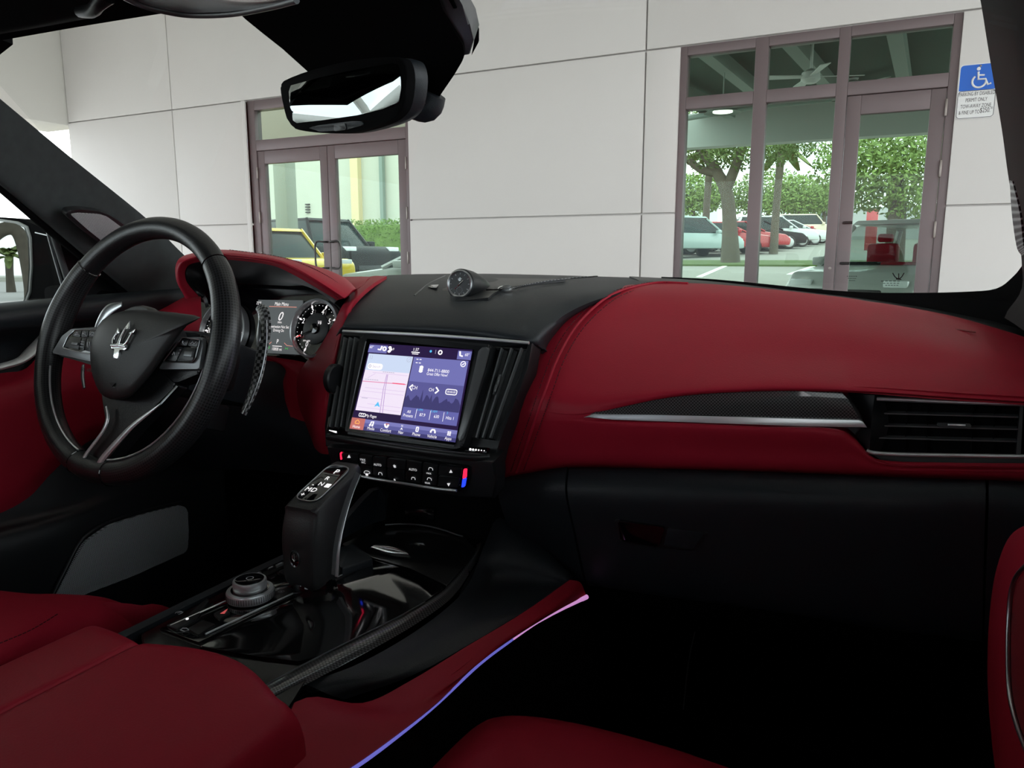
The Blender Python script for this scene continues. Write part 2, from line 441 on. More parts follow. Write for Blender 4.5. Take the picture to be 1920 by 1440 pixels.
cx, cz = (SX0 + SX1) / 2 + .01, SZ0 + .335
arc = [(cx + .052 * math.cos(math.radians(a)), WY - .015, cz - .028 + .052 * math.sin(math.radians(a))) for a in range(130, 370, 16)]
w1 = tube('wheelchair_wheel', arc, .0085, SWHITE, sg, n=2, seg=8)
tube('wheelchair_figure', [(cx - .012, WY - .015, cz + .05), (cx - .008, WY - .015, cz - .012), (cx + .045, WY - .015, cz - .014), (cx + .066, WY - .015, cz - .062), (cx + .09, WY - .015, cz - .052)], .0085, SWHITE, sg, n=1, seg=8)
tube('wheelchair_arm', [(cx - .01, WY - .015, cz + .022), (cx + .036, WY - .015, cz + .018)], .007, SWHITE, sg, n=1, seg=8)
lathe('wheelchair_head', [(.015, 0), (.015, .004), (0, .004)], (cx - .012, WY - .013, cz + .074), (0, -1, 0), SWHITE, sg, 16)
lathe('screw', [(.009, 0), (.008, .006), (0, .008)], (cx, WY - .013, SZ1 - .022), (0, -1, 0), BRUSH, sg, 12)
for i, (s, dx) in enumerate((('PARKING BY DISABLED', 0), ('PERMIT ONLY', 0), ('TOW-AWAY ZONE', 0), ('& FINE UP TO', -.045))):
    text('lettering', s, (cx + dx - .008, WY - .0125, SZ0 + .205 - i * .051), (1, 0, 0), (0, 0, 1), .045, SINK, sg, sx=.58)
text('lettering', '$250.', (cx + .065, WY - .0125, SZ0 + .062), (1, 0, 0), (0, 0, 1), .058, SINK, sg, sx=.6)
text('lettering', '00', (cx + .112, WY - .0125, SZ0 + .078), (1, 0, 0), (0, 0, 1), .026, SINK, sg, sx=.6)

# ------------------------------------------------------------------ beyond the glass
GREEN = mat('dark_green_roof_deck', (.045, .085, .065), .9, var=.15, vscale=2)
SOFF = mat('pale_grey_soffit', (.42, .45, .42), .9)
STEEL = mat('grey_green_steel', (.20, .25, .22), .6)
cz_ = 4.5
tag(box('ceiling_showroom', (-4.2, WY + .25, cz_), (9, 18.4, cz_ + .15), GREEN), kind='structure')
tag(box('wall_showroom_back', (-6.5, 18, A(1400, 270, 18).z), (9, 18.4, cz_ - .02), SOFF), kind='structure')
for a, b in (((1336, 88), (1404, 146)), ((1497, 75), (1560, 150)), ((1683, 50), (1700, 152)), ((1300, 170), (1345, 190))):
    p, q = CZ(*a, cz_ - .12 - H), CZ(*b, cz_ - .12 - H)
    d = (q - p).normalized() * .8; p = p - d; q = q + d; s = Vector((d.y, -d.x, 0)).normalized() * .10
    q.y = min(q.y, 17.9)
    o = solid('ceiling_beam', [p - s, q - s, q + s, p + s], (0, 0, -.22), STEEL); o['kind'] = 'structure'
tag(tube('trim_3', [CZ(1290, 222, 2.9), CZ(1420, 200, 2.9), CZ(1560, 186, 2.9)], .05, STEEL, n=1, seg=8), kind='structure')
def fan(px, py, Y, R, a0, label):
    c = A(px, py, Y)
    e = empty('ceiling_fan', (c.x, c.y, c.z - .12), label, 'ceiling fan', 'fans under the showroom roof')
    m = mat('fan_white', (.62, .64, .62), .5)
    tube('rod', [(c.x, c.y, cz_), (c.x, c.y, c.z)], .02, m, e, n=1, seg=8)
    lathe('motor', [(.0, .10), (.05, .10), (.13, .05), (.14, -.05), (.08, -.1), (0, -.1)], c, (0, 0, 1), m, e, 20)
    lathe('mount_cup', [(.03, -.1), (.09, 0), (0, 0)], (c.x, c.y, cz_), (0, 0, 1), m, e, 16)
    for k in range(4):
        a = a0 + k * math.pi / 2; d = Vector((math.cos(a), math.sin(a), 0)); s = Vector((-d.y, d.x, .2)) * .07
        p = c + d * .12; q = c + d * R
        solid('blade', [p - s * .6, q - s, q + s, p + s * .6], (0, 0, -.012), m, e)
fan(1520, 143, 12.5, .75, .35, 'white ceiling fan hanging in the middle transom of the storefront')
fan(1600, 160, 16.0, .75, .9, 'small white ceiling fan farther back beside the middle one')
lf = A(1355, 212, 13)
e = empty('pendant_lamp', lf, 'lit dome pendant lamp behind the left storefront bay', 'lamp')
tube('cord', [(lf.x, lf.y, cz_), lf + Vector((0, 0, .1))], .012, STEEL, e, n=1, seg=6)
lathe('shade', [(.05, .14), (.12, .1), (.30, 0), (.28, 0), (.1, .08), (0, .1)], lf, (0, 0, 1), STEEL, e, 24)
lathe('bulb_panel', [(0, .01), (.16, .01), (.16, .03), (0, .03)], lf, (0, 0, 1), mat('lamp_glow', (1, 1, .9), .5, emit=(1, .97, .85), estr=2.5), e, 20)

# rising lot with lawn strip and painted bays
def lotz(y): return .05 + max(0, y - 8.2) * .047
def ground(name, x0, x1, y0, y1, m, dz=0, parent=None):
    v = [(x0, y0, lotz(y0) + dz), (x1, y0, lotz(y0) + dz), (x1, y1, lotz(y1) + dz), (x0, y1, lotz(y1) + dz)]
    return obj(name, v + [(a, b, c - .1) for a, b, c in v], [(0, 1, 2, 3), (7, 6, 5, 4), (0, 4, 5, 1), (1, 5, 6, 2), (2, 6, 7, 3), (3, 7, 4, 0)], m, parent, False)
tag(ground('floor_lot', -60, 60, WY + .3, 95, LOT), kind='structure')
lw = ground('lawn_strip', -9.0, 12, 26.5, 29.5, GRASS, .06); tag(lw, 'strip of mown lawn across the parking lot', 'lawn')
LINE = mat('white_road_paint', (.8, .8, .78), .8)
for px, py, px2, py2 in ((1310, 520, 1362, 498), (1480, 515, 1530, 498)):
    def gp(a, b):
        y = 18.0
        for _ in range(30):
            r = ray(a, b); t = (lotz(y) - H) / r.z if abs(r.z) > 1e-4 else 60
            y = .7 * y + .3 * min(max(r.y * t, 9), 60)
        return Vector((r.x * y / r.y, y, lotz(y)))
    p, q = gp(px, py), gp(px2, py2); s = Vector((.08, 0, 0))
    o = solid('parking_line', [p - s + Vector((0, 0, .012)), p + s + Vector((0, 0, .012)), q + s + Vector((0, 0, .012)), q - s + Vector((0, 0, .012))], (0, 0, -.02), LINE)
    tag(o, 'white painted bay line seen behind the %s storefront bay' % ('left' if px < 1400 else 'middle'), 'road marking', 'painted bay lines')

LEAFS = [mat('oak_leaf', (.09, .135, .035), .8, var=.5, vscale=1.5), mat('bright_leaf', (.16, .24, .06), .8, var=.5, vscale=1.2), mat('hedge_leaf', (.12, .20, .035), .8, var=.5, vscale=3), mat('palm_leaf', (.12, .16, .04), .7, var=.3)]
BARK = mat('grey_bark', (.10, .085, .065), .95, var=.4, vscale=4, bump=.4, bscale=12)
def leaves(name, blobs, count, size, m, parent, seed=1):
    rnd = random.Random(seed); V = []; Fc = []
    tot = sum(b[3] * b[4] * b[5] for b in blobs)
    for b in blobs:
        for _ in range(int(count * b[3] * b[4] * b[5] / tot) + 1):
            while True:
                d = Vector((rnd.uniform(-1, 1), rnd.uniform(-1, 1), rnd.uniform(-1, 1)))
                if .25 < d.length < 1: break
            c = Vector((b[0] + d.x * b[3], b[1] + d.y * b[4], b[2] + d.z * b[5]))
            u = Vector((rnd.gauss(0, 1), rnd.gauss(0, 1), rnd.gauss(0, 1))).normalized(); w = u.orthogonal().normalized()
            s = size * rnd.uniform(.6, 1.3); k = len(V)
            V += [c - u * s, c + w * s * .45, c + u * s, c - w * s * .45]; Fc.append((k, k + 1, k + 2, k + 3))
    return tag(obj(name, V, Fc, m, parent, False), kind='stuff')
def tree(name, base, label, trunk, blobs, count, size, m, seed=1, r0=.35):
    e = empty(name, base, label, 'tree')
    for i, (pts, r) in enumerate(trunk):
        tube('trunk' if i == 0 else 'branch', pts, r, BARK, e, n=3, seg=8)
    leaves('foliage', blobs, count, size, m, e, seed)
    return e
# big oak behind the left bay
ob = Vector((A(1372, 440, 28).x, 28, lotz(28)))
def oa(px, py, Y=28): return A(px, py, Y)
tree('oak_tree', ob, 'large spreading oak with forked trunk behind the left storefront bay',
     [([ob, oa(1368, 420), oa(1362, 360), oa(1345, 325), oa(1325, 295), oa(1290, 250)], [.36, .26, .23, .2, .17, .12]),
      ([oa(1362, 355), oa(1380, 310), oa(1392, 275), oa(1410, 230)], [.2, .18, .16, .12]),
      ([oa(1345, 325), oa(1315, 318), oa(1290, 300), oa(1265, 280)], [.16, .14, .11, .08])],
     [(*oa(1310, 245), 2.4, 2, 1.0), (*oa(1400, 270), 1.8, 2, .9), (*oa(1440, 275, 28.5), 1.6, 2, .7), (*oa(1540, 258, 28.5), 1.5, 2, .5), (*oa(1330, 300), 1.0, 1, .4)], 5000, .085, LEAFS[0], 3)
tb = Vector((A(1680, 440, 26).x, 26, lotz(26)))
tree('shade_tree', tb, 'dense bright green tree filling the glazed door view', [([tb, oa(1682, 400, 26), oa(1680, 330, 26)], [.3, .25, .2])],
     [(*oa(1640, 320, 26), 1.9, 1.5, 1.2), (*oa(1720, 330, 26), 2.0, 1.5, 1.3), (*oa(1680, 285, 26), 2.4, 1.5, .9), (*oa(1620, 365, 26.5), .9, .8, .6), (*oa(1745, 375, 26), 1.3, 1, .6)], 9000, .085, LEAFS[1], 5)
for i, (px, Y, top, wd, lab) in enumerate(((1500, 64, 335, 2.8, 'rounded bright tree behind the middle storefront bay'), (1440, 68, 322, 3.2, 'pale leafy tree just right of the oak'), (1545, 80, 350, 3.0, 'hazy distant tree beside the door stile'), (1300, 66, 330, 3.0, 'tree behind the left edge of the storefront'))):
    b = Vector((A(px, 440, Y).x, Y, lotz(Y))); c = A(px, (top + 415) / 2 - 8, Y); hh = (A(px, top, Y).z - A(px, 415, Y).z) / 2
    tree('street_tree', b, lab, [([b, c], [.2, .14])], [(c.x, c.y, c.z, wd, 1.5, hh), (c.x - wd * .5, c.y, c.z - hh * .3, wd * .7, 1.2, hh * .6), (c.x + wd * .5, c.y, c.z - hh * .2, wd * .6, 1.2, hh * .6)], 3500, .17, LEAFS[1] if i != 2 else LEAFS[0], 10 + i)
def palm(base, h, lean, label, seed, fr=1.5, r=.16):
    rnd = random.Random(seed); base = Vector(base)
    e = empty('palm_tree', base, label, 'tree')
    top = base + Vector((lean, 0, h))
    tube('trunk', [base, base + Vector((lean * .2, 0, h * .5)), top], [r * 1.25, r, r * 1.1], BARK, e, seg=8)
    for k in range(18):
        a = rnd.uniform(0, 6.28); el = rnd.uniform(-.3, 1.1); d = Vector((math.cos(a) * math.cos(el), math.sin(a) * math.cos(el), math.sin(el)))
        p = [top, top + d * fr * .5, top + d * fr + Vector((0, 0, -fr * .35))]
        s = Vector((-math.sin(a), math.cos(a), 0)); V = []; Fc = []
        q = curve(p, 5)
        for i, c in enumerate(q):
            w = fr * .17 * math.sin(math.pi * min(.97, i / len(q) * .9 + .1)); dr = Vector((0, 0, -w * .5))
            V += [c - s * w + dr, c, c + s * w + dr]
        for i in range(len(q) - 1):
            for j in (0, 1): Fc.append((3 * i + j, 3 * i + j + 1, 3 * i + j + 4, 3 * i + j + 3))
        obj('frond', V, Fc, LEAFS[3], e, False)
    return e
for px, Y, h in ((1452, 36, 4.6), (1322, 36, 4.6)):
    palm((A(px, 440, Y).x, Y, lotz(Y)), h, .1, 'slim palm trunk %s' % ('among trees in the middle storefront bay' if px > 1400 else 'to the left of the oak trunk'), px)

# ---- a simple car with body, glass, wheels and lamps, used for the parked cars
RUB = mat('tyre_rubber', (.02, .02, .02), .8); RIM = mat('wheel_rim', (.45, .46, .47), .35, metal=.8)
TINT = mat('tinted_car_glass', (.02, .03, .03), .1, spec=.25); TAIL = mat('tail_lamp', (.55, .03, .03), .3); LAMP = mat('head_lamp', (.8, .82, .85), .15)
SHAPES = {  # side view, x forward: lower body, then greenhouse
    'suv': ([(-2.25, .35), (-2.3, .75), (-2.25, 1.02), (.95, 1.02), (2.05, .92), (2.3, .7), (2.3, .38)], [(-2.2, 1.0), (-1.9, 1.62), (-.2, 1.70), (.35, 1.62), (1.15, 1.0)]),
    'sedan': ([(-2.3, .35), (-2.35, .7), (-2.25, .98), (-1.3, 1.0), (.9, .98), (2.1, .82), (2.35, .6), (2.3, .3)], [(-1.75, .97), (-.9, 1.42), (.15, 1.45), (1.1, .97)]),
    'coupe': ([(-2.2, .3), (-2.25, .7), (-2.1, .92), (-1.2, .95), (.7, .88), (1.9, .72), (2.3, .5), (2.25, .25)], [(-1.7, .92), (-.7, 1.22), (.0, 1.24), (1.0, .86)]),
    'boxy': ([(-2.0, .45), (-2.05, 1.15), (.75, 1.15), (1.9, 1.12), (2.05, 1.0), (2.05, .5)], [(-2.0, 1.13), (-1.95, 1.78), (.35, 1.80), (.85, 1.13)])}
SIDEG = glass('clear_car_glass', (.6, .65, .63), .8)
def carthing(pos, head, style, paint, label, scale=1, red_seats=False, clearglass=False):
    M = Matrix.Translation(pos) @ Matrix.Rotation(head, 4, 'Z') @ Matrix.Scale(scale, 4)
    e = empty('parked_car', pos, label, 'car', None)
    low, up = SHAPES[style]; W = .92
    def prism(name, prof, w0, wt, m, bev=.05):
        zt = max(z for _, z in prof); zb = min(z for _, z in prof)
        bm = bmesh.new(); L = len(prof); vs_ = []
        for sgn in (-1, 1):
            row = []
            for x, z in prof:
                k = (z - zb) / (zt - zb); row.append(bm.verts.new((x, sgn * (w0 + (wt - w0) * k), z)))
            vs_.append(row)
        bm.faces.new(vs_[0]); bm.faces.new(vs_[1][::-1])
        for i in range(L): bm.faces.new((vs_[0][i], vs_[1][i], vs_[1][(i + 1) % L], vs_[0][(i + 1) % L]))
        bmesh.ops.recalc_face_normals(bm, faces=bm.faces)
        if bev: bmesh.ops.bevel(bm, geom=list(bm.edges), offset=bev, segments=2, profile=.5, affect='EDGES')
        bmesh.ops.transform(bm, matrix=M, verts=bm.verts)
        return from_bm(name, bm, m, e)
    prism('body', low, W, W * .97, paint, .07)
    prism('window_glass', up, W * .93, W * .68, SIDEG if clearglass else TINT, .03)
    zt = max(z for _, z in up); xs = sorted(x for x, z in up if z > zt - .12)
    prism('roof', [(xs[0] - .05, zt - .05), (xs[0], zt + .02), (xs[-1], zt + .02), (xs[-1] + .1, zt - .05)], W * .71, W * .66, paint, .02)
    for sgn in (-1, 1):
        tube('roof_pillar', [M @ Vector((x, sgn * W * (.93 - .25 * (z - up[0][1]) / (zt - up[0][1])), z)) for x, z in up[-2:]], .045 * scale, paint, e, n=1, seg=6)
        tube('roof_pillar', [M @ Vector((x, sgn * W * (.93 - .25 * (z - up[0][1]) / (zt - up[0][1])), z)) for x, z in up[:2]], .06 * scale, paint, e, n=1, seg=6)
        for x in (-1.38, 1.42):
            o = M @ Vector((x, sgn * (W - .16), .34)); ax = M.to_3x3() @ Vector((0, sgn, 0))
            wh = lathe('wheel', [(0, -.02), (.2, -.02), (.33, 0), (.345, .06), (.345, .14), (.30, .19), (0, .19)], o, ax, RUB, e, 20)
            lathe('rim', [(0, .2), (.05, .205), (.21, .195), (.24, .19), (.0, .18)], o, ax, RIM, wh, 16)
        xb = low[1][0]; zb = low[1][1] + .08
        box('tail_lamp', (xb - .02, sgn * .6 - .22, zb - .06), (xb + .12, sgn * .6 + .22, zb + .09), TAIL, e, .02, M)
        xf = low[-2][0]; zf = low[-2][1] + .04
        box('head_lamp', (xf - .25, sgn * .66 - .16, zf - .06), (xf - .03, sgn * .66 + .16, zf + .07), LAMP, e, .02, M)
        box('door_mirror', (.65, sgn * (W + .1) - .1, up[0][1]), (.82, sgn * (W + .1) + .1, up[0][1] + .14), paint, e, .03, M)
    box('bumper', (low[0][0] - .06, -.85, .3), (low[0][0] + .1, .85, .55), SATIN, e, .04, M)
    box('grille', (low[-1][0] - .12, -.5, .42), (low[-1][0] + .02, .5, .68), SATIN, e, .03, M)
    return e, M
def paint(name, c): return mat(name, c, .3, coat=.5) if max(c) > .05 else mat(name, c, .4, spec=.12)
PW, PR, PB, PS, PY = paint('white_paint', (.55, .58, .58)), paint('red_paint', (.40, .02, .03)), paint('black_paint', (.015, .016, .018)), paint('silver_paint', (.40, .41, .40)), paint('yellow_paint', (.72, .50, .02))
PC = paint('cream_paint', (.60, .55, .40)); PT = paint('teal_white_paint', (.32, .41, .40))
for px, Y, hd, stl, pm, lab in ((1292, 33.0, 0.90, 'suv', PT, 'pale white SUV parked at the left edge of the storefront view'),
                               (1348, 36.1, 0.35, 'sedan', PR, 'red car half hidden behind the oak trunk'),
                               (1384, 39.2, 0.35, 'sedan', PR, 'red car nearest in the middle storefront bay'),
                               (1420, 42.3, 0.35, 'sedan', PB, 'black car just beyond the nearest red car'),
                               (1448, 45.4, 0.35, 'suv', PW, 'white SUV in the row beyond the black car'),
                               (1474, 48.5, 0.35, 'sedan', PW, 'white sedan next to the white SUV in the row'),
                               (1490, 51.6, 0.35, 'coupe', PR, 'small red coupe far down the parked row'),
                               (1512, 54.7, 0.35, 'boxy', PC, 'cream boxy off-roader at the far end of the parked row')):
    b = A(px, 460, Y); carthing((b.x, Y, lotz(Y)), hd, stl, pm, lab)
# far buildings and red pylon
o = box('far_building', (A(1585, 440, 60).x, 60, lotz(60)), (A(1760, 440, 60).x, 64, A(1650, 388, 60).z), mat('grey_building', (.35, .36, .36), .9)); tag(o, 'low grey building beyond the glazed door', 'building')
o = box('far_building', (A(1490, 440, 86).x, 86, lotz(86)), (A(1560, 440, 86).x, 90, A(1520, 400, 86).z), mat('dark_grey_building', (.16, .18, .19), .9)); tag(o, 'dark grey low building between the middle trees', 'building')
o = box('far_building', (A(1268, 440, 72).x - 4, 72, lotz(72)), (A(1320, 440, 72).x, 78, A(1300, 330, 72).z), mat('white_building', (.7, .76, .72), .9)); tag(o, 'white building behind the left storefront bay', 'building')
for z in (.62, .35): box('window', (A(1290, 440, 71.9).x, 71.85, A(1290, 330 + z * 90, 72).z), (A(1296, 440, 71.9).x, 72, A(1290, 318 + z * 90, 72).z), TINT, o)
rp = box('red_pylon', (A(1622, 440, 40).x, 40, lotz(40)), (A(1644, 440, 40).x, 40.5, A(1632, 392, 40).z), PR, bevel=.02); tag(rp, 'tall red sign pylon beyond the glazed door', 'pylon')
# this car's own reflection in the glazed door, built as a second car nose-on
gx = A(1690, 480, 13.4).x
e, M = carthing((gx, 13.6, .1), math.radians(-108), 'suv', PS, 'silver grey car with red seats standing in for a reflection in the glazed door', .98, clearglass=True)
for sgn in (-1, 1):
    box('front_seat', (-.35, sgn * .36 - .24, .95), (-.12, sgn * .36 + .24, 1.36), RED, e, .06, M)
    box('headrest', (-.36, sgn * .36 - .12, 1.38), (-.24, sgn * .36 + .12, 1.52), RED, e, .04, M)
    box('dash_top', (.55, sgn * .4 - .38, 1.0), (1.0, sgn * .4 + .38, 1.06), SATIN if sgn < 0 else RED, e, .02, M)

# ---- what shows in the glass of the double door, built as objects behind it
CREAMW = mat('cream_wall', (.50, .50, .43), .9, var=.05, vscale=1)
o = box('neighbour_building', (A(480, 300, 30).x, 30, 0), (A(760, 300, 30).x + 1.2, 31, 12), CREAMW); tag(o, 'tall pale rendered building behind the double door', 'building')
box('pilaster', (A(662, 350, 29.9).x, 29.7, 0), (A(676, 350, 29.9).x, 30, 12), mat('ochre_pilaster', (.68, .56, .34), .9), o)
box('drain_pipe', (A(716, 350, 29.9).x, 29.7, 0), (A(722, 350, 29.9).x, 29.9, 12), STEEL, o)
for k in range(4): box('louvre', (A(572, 390, 29.9).x, 29.9, A(575, 382 + k * 5, 29.9).z - .06), (A(579, 390, 29.9).x, 30, A(575, 382 + k * 5, 29.9).z), SATIN, o)
_r1, _r2 = ray(536, 350), ray(556, 350)
_x1 = A(536, 350, 13).x
o = box('grey_column', (A(513, 350, 13).x, 13, .05), (_x1, _x1 / (_r2.x / _r2.y), 5), mat('grey_green_column', (.30, .32, .27), .9), bevel=.02); tag(o, 'square grey column behind the left leaf of the double door', 'column')
BEIGE = mat('beige_soffit', (.36, .31, .26), .9)
tag(box('wall_soffit_left', (-11.6, 10.6, A(600, 262, 10.6).z), (-6.6, 10.9, 5), BEIGE), kind='structure')
hd = A(700, 440, 24); h0, h1 = A(650, 440, 24), A(770, 440, 24)
bl = [(h0.x + (h1.x - h0.x) * (k + .5) / 7, 24.2, (A(700, 412, 24).z) - .55, .45, .5, .6) for k in range(7)]
hg = empty('hedge', (hd.x, 24, lotz(24)), 'clipped green hedge behind the right leaf of the double door', 'hedge')
box('hedge_core', (h0.x - .2, 23.9, lotz(24)), (h1.x + .2, 24.5, A(700, 422, 24).z), LEAFS[2], hg, .1)
leaves('foliage', bl, 5000, .05, LEAFS[2], hg, 9)
b = A(585, 450, 15.5); carthing((b.x, 15.8, .30), math.radians(-12), 'boxy', PB, 'black boxy off-roader behind the double door', 1.05)
b = A(500, 480, 10.9); carthing((b.x, 11.0, .26), math.radians(-14), 'boxy', PY, 'bright yellow off-roader behind the double door', .82)
b = A(742, 480, 12.0); carthing((b.x + .9, 12.4, .10), math.radians(200), 'sedan', PS, 'silver car behind the right leaf of the double door', .95)
# ------------------------------------------------------------------ car shell
CX = -.565                                   # centre line of the car
WSGL = glass('windscreen_glass', (.97, .98, .975), .55)
PAINT = paint('black_car_paint', (.01, .01, .012))
def R3(x, y, z): return Vector((x, y, z + H))      # heights relative to the eye
ws = sheet('windshield', [[R3(-1.36, 1.10, -.08), R3(-1.1, 1.28, -.09), R3(CX, 1.42, -.09), R3(-.05, 1.28, -.09), R3(.22, 1.10, -.08)],
                          [R3(-1.27, .88, .12), R3(-1.0, .96, .12), R3(CX, 1.02, .12), R3(-.12, .96, .12), R3(.13, .88, .12)],
                          [R3(-1.15, .62, .30), R3(-.95, .67, .31), R3(CX, .70, .315), R3(-.2, .67, .31), R3(.03, .62, .30)]], WSGL, None, n=5, thick=.005)
tag(ws, 'curved clear windscreen above the dashboard', 'windscreen')
hd = sheet('headliner', [[A(-140, 98, .60), A(0, 76, .62), A(150, 50, .65), A(300, 26, .67), R3(CX, .69, .288), R3(-.3, .68, .288), R3(.02, .60, .28)],
                         [R3(-1.14, .45, .315), R3(-1.0, .46, .325), R3(-.85, .47, .33), R3(-.7, .47, .335), R3(-.5, .47, .335), R3(-.3, .46, .33), R3(.02, .42, .315)],
                         [R3(-1.17, -.6, .33), R3(-1.0, -.6, .37), R3(-.85, -.6, .38), R3(-.7, -.6, .385), R3(-.5, -.6, .385), R3(-.3, -.6, .37), R3(.05, -.6, .33)],
                         [R3(-1.15, -1.7, .26), R3(-1.0, -1.7, .29), R3(-.85, -1.7, .30), R3(-.7, -1.7, .30), R3(-.5, -1.7, .30), R3(-.3, -1.7, .29), R3(.05, -1.7, .26)]], HEAD, None, n=4, thick=.03, away=(0, 0, 1))
tag(hd, 'black cloth headliner above the windscreen', 'headliner')
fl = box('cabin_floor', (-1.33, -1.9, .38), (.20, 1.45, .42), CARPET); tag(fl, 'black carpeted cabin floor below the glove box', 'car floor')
hood = sheet('car_bonnet', [[R3(-1.40, 1.2, -.13), R3(CX, 1.5, -.12), R3(.27, 1.2, -.13)], [R3(-1.42, 2.2, -.20), R3(CX, 2.4, -.17), R3(.29, 2.2, -.20)],
                            [R3(-1.36, 2.9, -.32), R3(CX, 3.1, -.28), R3(.23, 2.9, -.32)], [R3(-1.3, 3.1, -.6), R3(CX, 3.3, -.6), R3(.17, 3.1, -.6)]], PAINT, None, n=5, thick=.02, away=(0, 0, -1))
tag(hood, 'black painted bonnet in front of the windscreen', 'bonnet')
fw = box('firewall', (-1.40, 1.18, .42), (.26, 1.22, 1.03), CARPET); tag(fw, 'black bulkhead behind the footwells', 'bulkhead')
RY = (.66, .45, 0, -.6, -1.2, -1.8)
rear = empty('rear_cabin', R3(CX, -1.6, -.78), 'black rear pillars and tailgate behind the seats', 'car body')
for s in (-1, 1):
    x = CX + s * .72; xt = CX + s * .59
    sheet('centre_pillar', [[R3(x, -.72, -.2), R3(x, -.56, -.2)], [R3(xt, -.76, .32), R3(xt, -.62, .32)]], HEAD, rear, n=3, thick=.05, away=(s, 0, 0))
    sheet('rear_pillar', [[R3(x, -1.9, -.1), R3(x, -1.2, -.1)], [R3(xt, -1.8, .30), R3(xt, -1.5, .30)]], HEAD, rear, n=3, thick=.05, away=(s, 0, 0))
    sheet('rear_side', [[R3(x + s * .03, -1.9, -.78), R3(x + s * .03, -.08, -.78)], [R3(x + s * .03, -1.9, -.08), R3(x + s * .03, -.08, -.08)]], SATIN, rear, n=3, thick=.05, away=(s, 0, 0))
for s in (-1, 1):
    sheet('roof_rail', [[R3(CX + s * (.54 if y < .6 else .52), y, z) for y, z in zip(RY, (.285, .322, .345, .345, .325, .27))], [R3(CX + s * .625, y, z) for y, z in zip(RY, (.25, .29, .315, .315, .295, .24))], [R3(CX + s * .665, y, z) for y, z in zip(RY, (.20, .245, .27, .27, .255, .20))]], HEAD, rear, n=4, thick=.02, away=(s, 0, .5))
box('tailgate', (-1.3, -1.95, .42), (.17, -1.9, 1.15), SATIN, rear)
box('rear_bench', (-1.2, -1.5, .42), (.07, -.9, .75), RED, rear, .06)
box('rear_backrest', (-1.2, -1.65, .60), (.07, -1.4, 1.15), RED, rear, .06)
SIDEGL = glass('side_window_glass', (.93, .96, .95), .6)
DIMGL = glass('dimming_rear_glass', (.50, .53, .55), .6)  # unseen rear panes, tint added to cut the light from behind
for s in (-1, 1):
    x = CX + s * .735; xt = CX + s * .605
    sheet('rear_window', [[R3(x, -1.6, -.09), R3(x, -.6, -.09)], [R3(xt, -1.6, .30), R3(xt, -.66, .31)]], DIMGL, rear, n=3, thick=.005, away=(s, 0, 0))
sheet('tailgate_window', [[R3(-1.3, -1.93, -.06), R3(.17, -1.93, -.06)], [R3(-1.15, -1.7, .28), R3(.02, -1.7, .28)]], DIMGL, rear, n=3, thick=.005, away=(0, -1, 0))

# ------------------------------------------------------------------ dashboard
dash = empty('dashboard', R3(CX, 1.0, -.45), 'black and red leather dashboard with chrome and carbon trim', 'dashboard')
sheet('centre_pad', [[A(630, 630, .875), A(760, 636, .88), A(880, 644, .88), A(1004, 652, .885), A(1034, 664, .94)],
                     [A(640, 616, .862), A(760, 622, .865), A(880, 630, .865), A(996, 641, .868), A(1028, 652, .93)],
                     [A(648, 600, .872), A(762, 604, .87), A(882, 611, .87), A(1010, 620, .886), A(1040, 632, .945)],
                     [A(664, 570, .915), A(770, 568, .92), A(890, 573, .92), A(1050, 584, .945), A(1080, 596, 1.0)],
                     [A(690, 540, 1.0), A(785, 537, 1.02), A(905, 540, 1.03), A(1120, 553, 1.025), A(1150, 566, 1.08)],
                     [A(715, 523, 1.12), A(805, 521, 1.15), A(930, 522, 1.16), A(1210, 535, 1.15), A(1245, 546, 1.21)],
                     [A(726, 516, 1.25), A(815, 513.5, 1.31), A(960, 514, 1.33), A(1270, 524, 1.28), A(1310, 536, 1.33)],
                     [A(700, 520, 1.30), A(815, 518, 1.38), A(960, 518, 1.40), A(1290, 530, 1.34), A(1330, 542, 1.38)]], BLK, dash, n=5, thick=.008)
sheet('rear_ledge', [[A(1180, 518, 1.26), A(1330, 527, 1.25), A(1500, 546, 1.22), A(1650, 563, 1.19), A(1800, 586, 1.15), A(1940, 625, 1.08)],
                     [A(1200, 528, 1.20), A(1330, 534, 1.19), A(1500, 553, 1.17), A(1650, 571, 1.15), A(1800, 597, 1.12), A(1940, 640, 1.06)],
                     [A(1200, 545, 1.18), A(1330, 552, 1.18), A(1500, 570, 1.16), A(1650, 590, 1.14), A(1800, 615, 1.11), A(1940, 655, 1.05)]], SATIN, dash, thick=.01)
def colm(*q): return [A(*p) for p in q]
